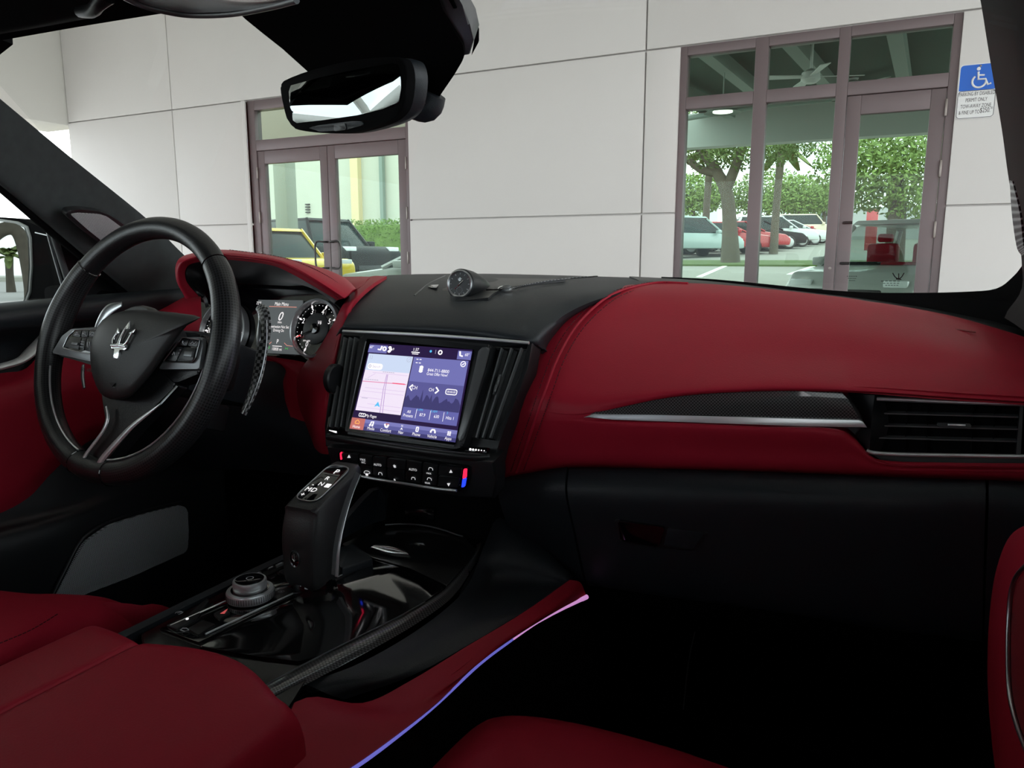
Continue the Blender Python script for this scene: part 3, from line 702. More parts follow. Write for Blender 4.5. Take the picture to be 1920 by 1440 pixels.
cols = [
    colm((1185, 545, 1.17), (1180, 534, 1.14), (1105, 558, 1.05), (1045, 607, .97), (1006, 668, .912), (980, 735, .875), (970, 762, .867), (966, 772, .865), (962, 785, .865), (958, 797, .866), (944, 842, .876), (931, 886, .89), (932, 894, .91)),
    colm((1200, 544, 1.17), (1196, 533, 1.14), (1124, 555, 1.052), (1063, 603, .968), (1024, 665, .908), (996, 733, .868), (986, 762, .86), (982, 772, .858), (978, 785, .858), (974, 797, .859), (958, 842, .868), (945, 889, .88), (947, 897, .90)),
    colm((1230, 544, 1.17), (1225, 531, 1.145), (1150, 551, 1.058), (1090, 600, .975), (1050, 662, .91), (1022, 733, .865), (1012, 763, .857), (1008, 772, .856), (1004, 785, .856), (1000, 797, .857), (984, 842, .866), (970, 884, .876), (972, 893, .90)),
    colm((1305, 544, 1.18), (1300, 531, 1.15), (1238, 550, 1.07), (1185, 602, .99), (1142, 664, .918), (1112, 740, .862), (1096, 773, .852), (1095, 777, .853), (1095, 786, .853), (1094, 795, .853), (1090, 835, .862), (1085, 868, .872), (1086, 878, .90)),
    colm((1385, 549, 1.18), (1380, 536, 1.15), (1342, 556, 1.07), (1310, 606, .99), (1284, 663, .92), (1266, 725, .86), (1259, 744, .855), (1257, 747, .872), (1257, 786, .872), (1257, 797, .856), (1253, 836, .864), (1250, 872, .872), (1250, 882, .90)),
    colm((1503, 562, 1.17), (1500, 548, 1.14), (1478, 568, 1.07), (1452, 614, .99), (1436, 667, .925), (1426, 716, .866), (1423, 733, .86), (1422, 737, .88), (1422, 794, .88), (1422, 803, .862), (1421, 842, .87), (1420, 877, .876), (1420, 887, .91)),
    colm((1596, 573, 1.16), (1592, 559, 1.135), (1580, 580, 1.065), (1568, 620, .99), (1560, 671, .93), (1556, 717, .872), (1556, 734, .867), (1556, 738, .90), (1556, 797, .90), (1556, 806, .87), (1556, 846, .874), (1556, 882, .88), (1556, 892, .91)),
    colm((1634, 580, 1.16), (1628, 565, 1.13), (1618, 587, 1.06), (1608, 624, .985), (1602, 673, .93), (1600, 719, .88), (1600, 736, .875), (1600, 740, .93), (1600, 812, .93), (1600, 822, .88), (1600, 853, .877), (1600, 884, .882), (1600, 894, .91)),
    colm((1694, 590, 1.15), (1690, 574, 1.12), (1676, 597, 1.05), (1666, 632, .98), (1660, 678, .93), (1655, 722, .885), (1655, 739, .88), (1655, 743, .95), (1655, 862, .95), (1655, 866, .885), (1654, 874, .88), (1652, 887, .885), (1652, 897, .91)),
    colm((1804, 612, 1.13), (1800, 596, 1.10), (1794, 622, 1.03), (1790, 652, .97), (1786, 692, .925), (1784, 732, .885), (1784, 748, .88), (1784, 752, .955), (1784, 868, .955), (1784, 872, .885), (1784, 880, .882), (1784, 892, .886), (1784, 902, .91)),
    colm((1944, 655, 1.09), (1940, 637, 1.07), (1938, 655, 1.02), (1936, 682, .965), (1934, 712, .92), (1932, 742, .885), (1932, 757, .88), (1932, 761, .955), (1932, 870, .955), (1932, 874, .885), (1932, 882, .882), (1932, 898, .886), (1932, 908, .91))]
rows = [[c[i] for c in cols] for i in range(len(cols[0]))]
redp = sheet('red_leather_panel', rows, RED, dash, n=6, thick=.006)
redp['label'] = 'padded red leather face of the passenger side'
# piping and stitching following the inner edge of the red panel
pip = [A(x, y, d - .0035) for x, y, d in ((1290, 531.5, 1.14), (1225, 531, 1.138), (1150, 551, 1.052), (1090, 600, .969), (1050, 662, .904), (1022, 733, .859), (1004, 785, .85), (984, 842, .86), (968, 886, .87))]
tube('piping', pip, .0021, RED, dash, n=10, seg=8)
def stitches(pts, n, parent, m, r=.0007, gap=.35):
    q = curve([Vector(p) for p in pts], 40); L = len(q); V = []; Fc = []
    step = (L - 1) / n
    for k in range(n):
        a = q[int(k * step)]; b = q[min(L - 1, int((k + 1 - gap) * step))]
        d = (b - a)
        if d.length < 1e-6: continue
        t = d.normalized(); s = t.orthogonal().normalized() * r; w = t.cross(s).normalized() * r; i = len(V)
        V += [a + s, a + w, a - s, a - w, b + s, b + w, b - s, b - w]
        Fc += [(i + j, i + (j + 1) % 4, i + 4 + (j + 1) % 4, i + 4 + j) for j in range(4)] + [(i, i + 3, i + 2, i + 1), (i + 4, i + 5, i + 6, i + 7)]
    return tag(obj('stitching', V, Fc, m, parent, False), kind='stuff')
THREAD = mat('dark_red_thread', (.10, .006, .012), .8)
stitches([A(x, y, d) for x, y, d in ((1290, 534, 1.132), (1226, 536, 1.12), (1163, 555, 1.045), (1104, 603, .962), (1063, 664, .898), (1035, 735, .852), (1017, 786, .846), (997, 842, .856), (981, 884, .866))], 90, dash, THREAD)
stitches([A(x, y, d) for x, y, d in ((1255, 529, 1.14), (1208, 531, 1.133), (1137, 552, 1.046), (1077, 601, .962), (1037, 663, .902), (1010, 733, .86), (992, 785, .851), (972, 842, .861), (957, 886, .872))], 90, dash, THREAD)
stitches([A(x, y, d) for x, y, d in ((1290, 535, 1.135), (1380, 541, 1.132), (1500, 554, 1.122), (1620, 570, 1.112), (1690, 582, 1.10), (1800, 605, 1.08), (1925, 645, 1.05))], 110, dash, THREAD)
sheet('airbag_seam', [[A(1772, 615, 1.045), A(1800, 617, 1.04), A(1830, 621, 1.035)], [A(1772, 617, 1.042), A(1800, 619, 1.037), A(1830, 623, 1.032)]], REDSEAM, dash, thick=.001)
# carbon inlay with its chrome blade
TP = Plane(A(1257, 780, .862), A(1590, 790, .884), A(1300, 742, .866))
carb = plate('carbon_inlay', [(1106, 777), (1125, 768), (1160, 758), (1210, 748), (1270, 740), (1340, 735), (1420, 733), (1500, 733), (1578, 735), (1590, 748), (1612, 786), (1610, 788), (1400, 783), (1240, 779)], TP, .012, CARB, dash, 0, .0006, uv=(520, 520))
plate('chrome_blade', [(1094, 783), (1112, 776.5), (1240, 778.5), (1400, 782.5), (1610, 787), (1618, 790), (1626, 802), (1500, 799), (1300, 792), (1150, 787)], TP, .010, BRIGHT, dash, .002, .0012)
# passenger vent
VP = Plane(A(1650, 800, .898), A(1900, 805, .895), A(1650, 750, .905))
vent = plate('air_vent', [(1580, 735), (1600, 734), (1660, 739), (1930, 752), (1930, 872), (1700, 868), (1650, 862), (1628, 846), (1600, 812), (1590, 803), (1560, 796), (1540, 740)], VP, .006, SATIN, dash, -.014, 0)
vent['label'] = 'horizontal slatted air vent in the passenger dashboard'
sheet('vent_cheek', [[VP.at(1590, 737, .0), VP.at(1640, 741, .012)], [VP.at(1618, 785, -.006), VP.at(1634, 790, .008)], [VP.at(1606, 815, .0), VP.at(1630, 848, .008)]], SATIN, vent, thick=.02)
plate('vent_cavity', [(1648, 752), (1930, 762), (1930, 852), (1634, 846)], VP, .004, HEAD, vent, -.0105)
for y0, y1 in ((774, 781), (797, 804), (820, 827)):
    d = VP.n
    a, b = VP.at(1646 - (y0 - 774) * .12, y0, -.001), VP.at(1910, y1, -.001)
    solid('slat', [a, b, b + d * -.009 + Vector((0, 0, .003)), a + d * -.009 + Vector((0, 0, .003))], (0, 0, -.0014), GREYT, vent)
for x in (1662, 1700, 1740, 1825, 1865):
    a, b = VP.at(x, 756, -.006), VP.at(x - 4, 846, -.006)
    solid('vane', [a, b, b - VP.n * .004, a - VP.n * .004], (.0008, 0, 0), HEAD, vent)
plate('slat_tab', [(1756, 792), (1820, 794), (1822, 803), (1758, 801)], VP, .010, SATIN, vent, .003, .001, r=3)
plate('tab_chrome', [(1777, 794), (1811, 795.5), (1811, 799.5), (1777, 798)], VP, .003, BRIGHT, vent, .0045, .0005)
tube('chrome_rail', [VP.at(1644, 748, .006), VP.at(1700, 750, .006), VP.at(1800, 754, .006), VP.at(1930, 758.5, .006)], .0022, BRIGHT, vent, seg=8)
tube('chrome_rail', [VP.at(1625, 845, .007), VP.at(1640, 849, .007), VP.at(1700, 852.5, .006), VP.at(1800, 854, .006), VP.at(1930, 856, .006)], .0022, BRIGHT, vent, seg=8)
plate('vent_divider', [(1913, 760), (1919, 760), (1914, 852), (1905, 852)], VP, .02, SATIN, vent, .001)

# glove box and the black lower panels
GP = Plane(A(1240, 1005, .868), A(1500, 1020, .873), A(1240, 950, .862))
gb = sheet('glove_box', [[A(1068, 876, .895), A(1250, 878, .893), A(1450, 884, .897), A(1650, 893, .902), A(1848, 900, .902)],
                         [A(1066, 884, .874), A(1250, 888, .872), A(1450, 894, .876), A(1650, 902, .88), A(1848, 908, .88)],
                         [A(1064, 925, .858), A(1250, 932, .856), A(1450, 938, .86), A(1650, 946, .865), A(1848, 950, .868)],
                         [A(1076, 985, .866), A(1250, 1000, .864), A(1450, 1012, .868), A(1650, 1025, .872), A(1845, 1035, .875)],
                         [A(1098, 1085, .89), A(1260, 1110, .888), A(1450, 1135, .89), A(1650, 1165, .892), A(1842, 1190, .894)],
                         [A(1104, 1098, .92), A(1262, 1120, .92), A(1450, 1146, .92), A(1650, 1176, .92), A(1840, 1200, .92)]], BLK, dash, n=5, thick=.012)
gb['label'] = 'black glove box lid with recessed handle'
hr = plate('handle_recess', [(1152, 974), (1240, 986), (1328, 997), (1326, 1003), (1303, 1034), (1180, 1021), (1160, 1014)], GP, .004, SATIN, gb, .0045, .001, r=5)
plate('handle', [(1158, 977), (1246, 989), (1238, 1018), (1233, 1026), (1164, 1014)], GP, .007, PIANO, gb, .0075, .002, r=3)
plate('finger_well', [(1252, 990), (1322, 999), (1300, 1029), (1244, 1023)], GP, .002, BLK, gb, .0055, .0008, r=4)
sheet('lower_side_panel', [[A(928, 896, .90), A(980, 886, .895), A(1030, 876, .893), A(1064, 872, .895)],
                           [A(932, 908, .88), A(985, 898, .874), A(1030, 889, .872), A(1062, 882, .874)],
                           [A(938, 945, .873), A(985, 935, .866), A(1030, 928, .860), A(1060, 925, .859)],
                           [A(960, 1000, .90), A(1000, 1000, .89), A(1040, 990, .875), A(1072, 985, .868)],
                           [A(1010, 1060, .95), A(1040, 1075, .93), A(1070, 1085, .905), A(1094, 1090, .892)]], BLK, dash, n=5, thick=.012)
sheet('lower_corner_panel', [[A(1854, 899, .902), A(1960, 905, .90)], [A(1854, 908, .88), A(1960, 915, .88)], [A(1854, 950, .868), A(1960, 955, .868)], [A(1851, 1036, .875), A(1960, 1045, .875)], [A(1846, 1190, .894), A(1960, 1205, .894)]], BLK, dash, n=4, thick=.012)
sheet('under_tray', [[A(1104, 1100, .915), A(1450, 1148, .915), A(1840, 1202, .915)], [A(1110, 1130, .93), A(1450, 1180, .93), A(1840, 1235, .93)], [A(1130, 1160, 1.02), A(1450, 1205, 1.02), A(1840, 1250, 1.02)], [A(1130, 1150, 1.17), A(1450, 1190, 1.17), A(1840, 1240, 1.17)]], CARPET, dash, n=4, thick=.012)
sheet('carpet_seam', [[A(1306, 1166, 1.03), A(1308, 1166, 1.03)], [A(1290, 1240, .98), A(1292, 1240, .98)], [A(1280, 1330, .92), A(1282, 1330, .92)]], GREYT, dash, n=3, thick=.001)

# red flank left of the centre stack and the panels round the cluster
sheet('red_flank', [[A(690, 519, 1.12), A(706, 517, 1.12), A(725, 518, 1.12)], [A(666, 538, 1.0), A(683, 535, .985), A(701, 531, 1.0)],
                    [A(640, 576, .95), A(652, 572, .90), A(668, 560, .915)], [A(625, 607, .94), A(640, 603, .882), A(652, 602, .88)],
                    [A(598, 650, .94), A(627, 650, .868), A(640, 645, .872)], [A(570, 684, .935), A(615, 690, .86), A(630, 690, .858)],
                    [A(556, 717, .93), A(604, 735, .85), A(619, 734, .845)], [A(560, 760, .93), A(596, 778, .846), A(613, 778, .83)],
                    [A(572, 792, .93), A(597, 815, .846), A(612, 818, .822)], [A(590, 840, .94), A(601, 850, .86), A(616, 852, .825)]], RED, dash, n=6, thick=.006)
sheet('flank_recess', [[A(640, 519, 1.14), A(680, 518.5, 1.14), A(700, 519, 1.13)], [A(646, 530, 1.03), A(672, 527, 1.03), A(690, 523, 1.06)], [A(660, 548, .98), A(672, 540, .975), A(684, 532, 1.0)]], RED, dash, n=4, thick=.01)
sheet('red_side_wall', [[A(496, 666, .95), A(530, 672, .95), A(556, 676, .95), A(572, 680, .95)], [A(498, 671, .945), A(520, 676, .945), A(548, 686, .945), A(566, 690, .945)],
                        [A(534, 690, .95), A(537, 694, .945), A(552, 700, .94), A(562, 703, .935)], [A(531, 716, .95), A(536, 718, .945), A(548, 722, .94), A(557, 723, .935)],
                        [A(534, 748, .95), A(540, 750, .945), A(550, 755, .94), A(561, 758, .935)], [A(545, 782, .95), A(552, 784, .945), A(562, 788, .94), A(573, 791, .935)]], RED, dash, n=4, thick=.008)
sheet('red_end_panel', [[A(250, 590, 1.06), A(300, 569, 1.08), A(350, 552, 1.08), A(395, 545, 1.05)], [A(256, 592, 1.0), A(310, 580, 1.0), A(355, 568, 1.0), A(395, 562, 1.0)], [A(262, 606, .97), A(310, 606, .97), A(355, 606, .97), A(395, 608, .97)], [A(275, 680, .97), A(310, 680, .97), A(355, 680, .97), A(395, 680, .97)]], RED, dash, n=5, thick=.01)
sheet('knee_panel', [[A(230, 640, 1.0), A(360, 660, 1.0), A(480, 672, .97), A(540, 688, .955), A(580, 790, .95)],
                     [A(230, 720, .97), A(350, 730, .96), A(470, 730, .95), A(535, 750, .95), A(590, 820, .95)],
                     [A(230, 800, .98), A(340, 810, .97), A(460, 800, .97), A(540, 810, .97), A(600, 850, .96)],
                     [A(240, 860, 1.06), A(340, 880, 1.06), A(460, 880, 1.06), A(560, 890, 1.05), A(640, 900, 1.02)]], BLK, dash, n=5, thick=.012)
# instrument hood
hcol = [((372, 556, .90), (352, 560, .89), (347, 558, .91), (352, 556, 1.05)), ((349, 526, .88), (334, 528, .87), (330, 520, .90), (338, 518, 1.05)), ((352, 499, .87), (337, 493, .86), (337, 484, .90), (350, 486, 1.06)),
        ((386, 489, .865), (380, 477, .855), (384, 471, .92), (398, 474, 1.08)), ((430, 487, .865), (430, 475, .855), (436, 469, .94), (450, 473, 1.10)), ((507, 497, .865), (512, 485, .857), (529, 483, .96), (545, 491, 1.12)),
        ((548, 514, .868), (560, 502, .86), (592, 499, .97), (606, 506, 1.12)), ((590, 538, .875), (608, 530, .868), (638, 518, .965), (650, 525, 1.10)), ((632, 563, .895), (648, 557, .89), (665, 542, .94), (674, 546, 1.05))]
hcol = [colm(*c) for c in hcol]
ih = sheet('instrument_hood', [[c[i] for c in hcol] for i in range(4)], RED, dash, n=6, thick=.005)
ih['label'] = 'arched red leather hood over the instruments'
sheet('hood_lining', [[c[0] + Vector((0, .002, 0)) for c in hcol],
                      [A(x, y, .91) for x, y in ((386, 556), (368, 534), (376, 516), (400, 511), (435, 510), (500, 516), (540, 526), (585, 541), (628, 566))],
                      [A(x, y, .955) for x, y in ((392, 575), (385, 550), (392, 537), (412, 533), (440, 532), (495, 534), (540, 536), (585, 538), (626, 570))]], SATIN, dash, n=5, thick=.006)
tube('hood_piping', [c[0] * .5 + c[1] * .5 + Vector((0, -.002, 0)) for c in hcol][4:], .0012, THREAD, dash, n=8, seg=6)
stitches([c[1] * .6 + c[2] * .4 + Vector((0, -.002, .0035)) for c in hcol][4:], 60, dash, THREAD)

# ------------------------------------------------------------------ instrument cluster
CP = Plane(A(590, 616, .945), A(590, 616, .945) + Vector((1, 0, 0)), A(590, 616, .945) + Vector((0, .3, 1)))
ic = empty('instrument_cluster', CP.at(520, 690), 'instrument cluster with two dials and a lit display under the red hood', 'instruments')
plate('face', [(376, 534), (500, 530), (600, 536), (668, 560), (668, 680), (600, 690), (566, 668), (380, 664)], CP, .012, PIANO, ic, -.004)
GREYD = mat('cluster_display_grey', (.02, .02, .022), .3, emit=(.075, .085, .088), estr=1)
dsp = plate('display', [(484, 562), (567, 563), (567, 665), (484, 661)], CP, .002, GREYD, ic, .0005)
WH2 = mat('display_white', (.8, .8, .8), .5, emit=(1, .93, .93), estr=.95)
GRN = mat('display_green', (.02, .5, .05), .5, emit=(.03, .6, .05), estr=1)
ORG_ = mat('display_salmon', (.6, .2, .1), .5, emit=(.75, .30, .24), estr=1)
def ctext(s, px, py, hpx, m, par, sx=1, sl=0, pl=CP, off=.001, name='lettering'):
    return text(name, s, pl.at(px, py), pl.ex, pl.ey, hpx * 1.45 * .00085, m, par, off=off, sx=sx, slant=sl)
ctext('Main Menu', 529, 570.5, 7, WH2, dsp, .8); ctext('72°F', 486, 569, 6, WH2, dsp, .8)
ctext('0', 526, 594, 17, WH2, dsp, 1, .25); ctext('MPH', 525, 605, 4, WH2, dsp, .9)
ctext('Destination Not Set', 524, 613, 5.5, WH2, dsp, .78); ctext('Driving On', 523, 620, 5.5, WH2, dsp, .78)
ctext('P', 521, 641, 9, WH2, dsp, .8); tube('trip_line', [CP.at(511, 648.5, .001), CP.at(528, 649.5, .001)], .0006, WH2, dsp, n=1, seg=5); ctext('10808 mi', 519.5, 655, 6, WH2, dsp, .8)
ctext('D', 504, 652, 6, GRN, dsp); ctext('><', 538, 654, 5, GRN, dsp)
tube('underline', [CP.at(505, 574.5, .001), CP.at(556, 576, .001)], .0005, ORG_, dsp, n=1, seg=6)
tube('status_line', [CP.at(533, 643, .001), CP.at(538, 648, .001), CP.at(552, 649.5, .001)], .0004, ORG_, dsp, n=1, seg=6)
tube('status_line', [CP.at(509, 641, .001), CP.at(505, 645, .001), CP.at(497, 645, .001)], .0004, ORG_, dsp, n=1, seg=6)
def dial(cpx, cpy, rad, lab, nums, a0, a1, needle, inner):
    c = CP.at(cpx, cpy); ex, ey, n = CP.ex, CP.ey, CP.n
    ring = lathe('dial', [(rad - .004, -.002), (rad - .004, .006), (rad - .002, .010), (rad + .0012, .009), (rad + .002, -.002)], c, n, BRIGHT, ic, 48, ex)
    ring['label'] = lab
    lathe('dial_face', [(rad - .003, -.001), (rad - .003, .0015), (0, .0015)], c, n, PIANO, ring, 40, ex)
    lathe('dial_centre', [(inner, .0015), (inner, .003), (inner - .001, .0035), (0, .0035)], c, n, mat('dial_centre_grey', (.035, .036, .038), .4), ring, 32, ex)
    L = len(nums)
    for i, s in enumerate(nums):
        a = math.radians(a0 + (a1 - a0) * i / (L - 1)); d = ex * math.cos(a) + ey * math.sin(a)
        if s: text('numeral', s, c + d * (rad - .0180) + n * .0040, ex, ey, .0128, WH2, ring, sx=.85, slant=.15)
        p = c + d * (rad - .0085) + n * .002; t = ex * -math.sin(a) + ey * math.cos(a)
        solid('marker', [p - d * .0048, p - t * .0018, p + d * .0040, p + t * .0018], n * -.0008, WH2, ring)
        if i < L - 1:
            for f in (.25, .5, .75):
                b = math.radians(a0 + (a1 - a0) * (i + f) / (L - 1)); d2 = ex * math.cos(b) + ey * math.sin(b); p = c + d2 * (rad - .0085) + n * .002
                lathe('tick_dot', [(.00045, -.0006), (.00045, .0004), (0, .0004)], p, n, WH2, ring, 6, ex)
    a = math.radians(needle); d = ex * math.cos(a) + ey * math.sin(a)
    tube('needle', [c + n * .006 + d * .004, c + n * .006 + d * (rad - .016)], [.0018, .0010], SATIN, ring, n=1, seg=6)
    tube('needle_tip', [c + n * .006 + d * (rad - .018), c + n * .006 + d * (rad - .009)], [.0012, .0006], mat('needle_red', (.5, .02, .02), .4, emit=(.8, .03, .05), estr=.8), ring, n=1, seg=6)
    lathe('needle_hub', [(.009, .0035), (.008, .008), (0, .009)], c, n, PIANO, ring, 24, ex)
    return ring
tach = dial(594, 617, .0475, 'rev counter with chrome ring, numbered from nought to four in view', ['0', '1', '2', '3', '4', '5'], 245, 25, 205, .026)
ctext('V6', 602, 606, 7, WH2, tach, .9, .2, off=.0042); ctext('RPM x1000', 578, 640, 3.2, WH2, tach, .8, off=.0042)
dial(422, 622, .0525, 'speed dial half hidden behind the steering wheel rim', ['0', '20', '40', '60', '80', '100', '120'], 225, -45, 222, .026)

# ------------------------------------------------------------------ centre stack
p0, p1 = A(690, 637, .85), A(888, 657, .85)
SP = Plane(p0, p1, BX(655, 805, p0.x))
def SPp(x, y, off=0): return SP.at(x, y, off)
fas = plate('centre_fascia', [(641, 620), (800, 628), (998, 643), (990, 690), (965, 755), (936, 830), (927, 868), (760, 850), (610, 836), (608, 800), (617, 740), (630, 680)], SP, .03, SATIN, dash, -.012, .002)
tube('chrome_strip', [SPp(643, 621, .013), SPp(760, 626, .014), SPp(880, 633.5, .014), SPp(992, 643, .013)], .0020, BRIGHT, dash, seg=8)
lv = plate('air_vent', [(644, 628), (672, 630), (650, 800), (644, 808), (612, 806), (622, 740)], SP, .004, PIANO, dash, -.008); lv['label'] = 'upright slatted vent left of the touchscreen'
for t in (.15, .5, .85):
    a = SPp(640 + t * 28, 632, .002); b = SPp(612 + t * 30, 800, .002)
    solid('slat', [a, b, b - SP.n * .012, a - SP.n * .012], (.0022, 0, 0), GREYT, lv)
lathe('vent_wheel', [(0, -.004), (.0215, -.004), (.0215, .003), (.0195, .005), (0, .005)], SPp(633, 711, .002) - Vector((.004, 0, 0)), (1, 0, 0), SATIN, lv, 28)
for y in (697, 722): box('wheel_mark', SPp(623, y, .008) - Vector((.0015, .001, .001)), SPp(623, y, .008) + Vector((.0015, .001, .001)), PRINT, lv)
rv = plate('air_vent', [(922, 650), (990, 646), (975, 700), (928, 826), (884, 820), (905, 730)], SP, .004, PIANO, dash, -.008); rv['label'] = 'upright slatted vent right of the touchscreen'
for xa, xb in ((939, 891), (957, 903), (976, 917)):
    a = SPp(xa, 652, .001); b = SPp(xb, 820, .001)
    solid('slat', [a, b, b - SP.n * .014 - Vector((.003, 0, 0)), a - SP.n * .014 - Vector((.003, 0, 0))], (.0022, 0, 0), GREYT, rv)
tube('slat_tab', [SPp(938, 702, .004), SPp(932, 722, .005), SPp(926, 740, .004)], [.0022, .003, .002], SATIN, rv, seg=8)
tube('tab_chrome', [SPp(937, 703, .007), SPp(928, 734, .007)], .0009, CHROME, rv, n=1, seg=6)
# touchscreen
ts = empty('touchscreen', SPp(760, 830), 'lit touchscreen showing a map and radio, in a black bezel', 'screen')
plate('bezel', [(676, 627), (800, 635), (922, 646), (914, 690), (880, 800), (868, 838), (852, 842), (700, 822), (646, 813), (650, 780), (668, 670)], SP, .016, SATIN, ts, .006, .004, r=6)
plate('bezel_flank', [(898, 652), (918, 650), (908, 690), (878, 790), (866, 828), (856, 826), (868, 780), (890, 690)], SP, .006, GREYT, ts, .0085, .0028, r=6)
plate('screen_glass', [(688, 635), (889, 655.5), (853, 834), (651, 808)], SP, .004, PIANO, ts, .0075, 0, r=3)
tube('screen_edge', [SPp(686, 640, .008), SPp(668, 720, .008), SPp(649, 808, .008), SPp(740, 821, .008), SPp(851, 836, .008)], .0009, GREYT, ts, n=1, seg=6)
cTL, cTR, cBR, cBL = SPp(694.5, 643, .008), SPp(886, 656, .008), SPp(854, 829.5, .008), SPp(656, 803.5, .008)
def S(u, v, off=0): return (cTL * (1 - u) + cTR * u) * (1 - v) + (cBL * (1 - u) + cBR * u) * v + SP.n * off
def em(name, c, s=1): return mat(name, (.02, .02, .02), .3, emit=c, estr=s, spec=.2)
def rect(name, u0, v0, u1, v1, m, parent, off=.0004, r=0):
    q = [S(u, v, off) for u, v in (rounded([(u0, v0), (u1, v0), (u1, v1), (u0, v1)], r) if r else [(u0, v0), (u1, v0), (u1, v1), (u0, v1)])]
    return solid(name, q, -SP.n * .0003, m, parent, smooth=False)
sex = (cTR - cTL).normalized(); sey = (cTL - cBL).normalized(); SW = (cTR - cTL).length; SH = (cTL - cBL).length
WH = em('screen_white', (1, .96, 1), 1.15); LAV = em('screen_lavender', (.17, .17, .46)); NIGHT = em('screen_night', (.018, .006, .05)); MAPP = em('map_pink_white', (.90, .80, .95)); SKYM = em('map_sky', (.62, .72, .92))
PURP = em('screen_purple', (.105, .10, .31)); PURD = em('screen_dark_purple', (.05, .045, .16)); ROSE = em('screen_rose', (.55, .16, .14)); AMB = em('screen_amber', (1, .45, .12)); CYAN = em('screen_cyan', (.10, .55, .95)); ROAD = em('map_road', (.45, .28, .60)); ROADL = em('map_lane', (.70, .55, .80)); REDR = em('map_red_road', (.75, .22, .40)); GREYS = em('screen_grey_mark', (.42, .42, .55)); BLUEB = em('screen_blue_bar', (.13, .13, .40))
disp = rect('display', 0, 0, 1, 1, NIGHT, ts)
def st(s, u, v, h, m, par=None, sx=1, align='CENTER', sl=0): return text('lettering', s, S(u, v, .0012), sex, sey, h * SH * 1.4, m, par or disp, align, off=.0002, sx=sx, slant=sl)
mp = rect('map_pane', .015, .125, .46, .785, MAPP, disp, .0008)
rect('map_sky', .015, .125, .46, .315, SKYM, mp, .001)
rect('search_field', .035, .235, .185, .305, WH, mp, .0013, .03); st('Search', .125, .272, .032, GREYS, mp, .9); lathe('search_lens', [(.0014, 0), (.0022, 0), (.0022, .0003), (.0014, .0003)], S(.06, .27, .0014), SP.n, GREYS, mp, 16)
def line(pts, r, m, par, name='map_line'): return tube(name, [S(u, v, .0012) for u, v in pts], r, m, par, n=1, seg=4)
line([(.02, .45), (.20, .447), (.455, .443)], .0005, REDR, mp); line([(.32, .443), (.44, .442)], .0008, em('traffic_red', (.9, .1, .2)), mp)
for v in (.34, .52, .56, .63, .70, .745): line([(.02 + (v * 7 % .1), v), (.25 if int(v * 100) % 2 else .45, v + .005)], .0003, ROADL, mp)
line([(.245, .35), (.243, .52), (.262, .785)], .0005, ROAD, mp); line([(.255, .35), (.262, .52), (.287, .785)], .0005, ROAD, mp)
line([(.06, .41), (.13, .35)], .0003, ROADL, mp)
for u, v, w in ((.20, .325, .12), (.04, .425, .14), (.05, .64, .06)):
    for k in range(6): line([(u + w * k / 6, v), (u + w * (k + .7) / 6, v)], .0004, GREYS, mp, 'street_name_mark')
solid('position_arrow', [S(.222, .665, .0016), S(.25, .725, .0016), S(.222, .71, .0016), S(.194, .725, .0016)], -SP.n * .0004, CYAN, mp, smooth=False)
for u, v in ((.05, .165), (.43, .165)): st('[ ]' if u < .1 else '⊘', u, v, .03, GREYS, mp)
rd = rect('radio_pane', .47, .125, .985, .69, LAV, disp, .0008)
rect('crowd_shade', .47, .40, .985, .69, PURP, rd, .0010)
rnd = random.Random(4)
crowd = [(.47, .69)] + [(.47 + .515 * k / 40, .60 - .04 * rnd.random() - (.14 if k == 12 else 0) - (.10 if k == 19 else 0) - .03 * math.sin(k * .9)) for k in range(41)] + [(.985, .69)]
solid('crowd_silhouette', [S(u, v, .0013) for u, v in crowd], -SP.n * .0002, PURD, rd, smooth=False)
for u, v, d in ((.51, .15, 1), (.54, .15, 1), (.51, .19, 1), (.54, .19, 1)): rect('expand_mark', u - .009, v - .004, u + .009, v + .004, WH, rd, .0014)
lathe('compass_badge', [(.0030, 0), (.0040, 0), (.0040, .0003), (.003, .0003)], S(.945, .165, .0014), SP.n, WH, rd, 20); line([(.935, .175), (.955, .155)], .0006, WH, rd)
st('844-711-8800', .73, .262, .036, WH, rd, .95); st('Great Offer Now!', .725, .303, .032, WH, rd, .8)
st('‹ CH', .53, .47, .04, WH, rd, .9); st('CH', .70, .475, .036, WH, rd, .9)
for a in ((.505, .47, -1), (.755, .475, 1)):
    u, v, d = a; tube('chevron', [S(u - d * .014, v - .032, .0014), S(u + d * .012, v, .0014), S(u - d * .014, v + .032, .0014)], .0011, WH, rd, n=1, seg=6)
tube('replay_badge', [S(u, v, .0014) for u, v in rounded([(.835, .45), (.935, .45), (.935, .505), (.835, .505)], .02)], .0006, WH, rd, n=1, seg=4, closed=True); st('00:00:00', .885, .478, .024, WH, rd, .9)
for k in range(3): lathe('station_dot', [(.0022, 0), (.0018, .0004), (0, .0004)], S(.565, .235 + k * .022, .0014), SP.n, WH, rd, 12, sx=1.4)
pr = rect('preset_bar', .47, .69, .985, .83, BLUEB, disp, .0008)
st('All\nPresets', .535, .76, .034, WH, pr, .9)
for u, a, b in ((.615, '1-FM', '87.9'), (.745, '2-AM', '630'), (.868, '3', 'Hits 1')):
    line([(u - .012, .70), (u - .012, .80)], .0003, WH, pr); st(a, u + .018, .705, .026, CYAN, pr, 1); st(b, u + .05, .757, .034, WH, pr, .9)
st('My Pages', .185, .835, .034, WH, disp, .85)
for u in (.075, .095, .115): tube('page_mark', [S(a, b, .0014) for a, b in rounded([(u - .01, .815), (u + .01, .815), (u + .01, .85), (u - .01, .85)], .008)], .0005, WH, disp, n=1, seg=4, closed=True)
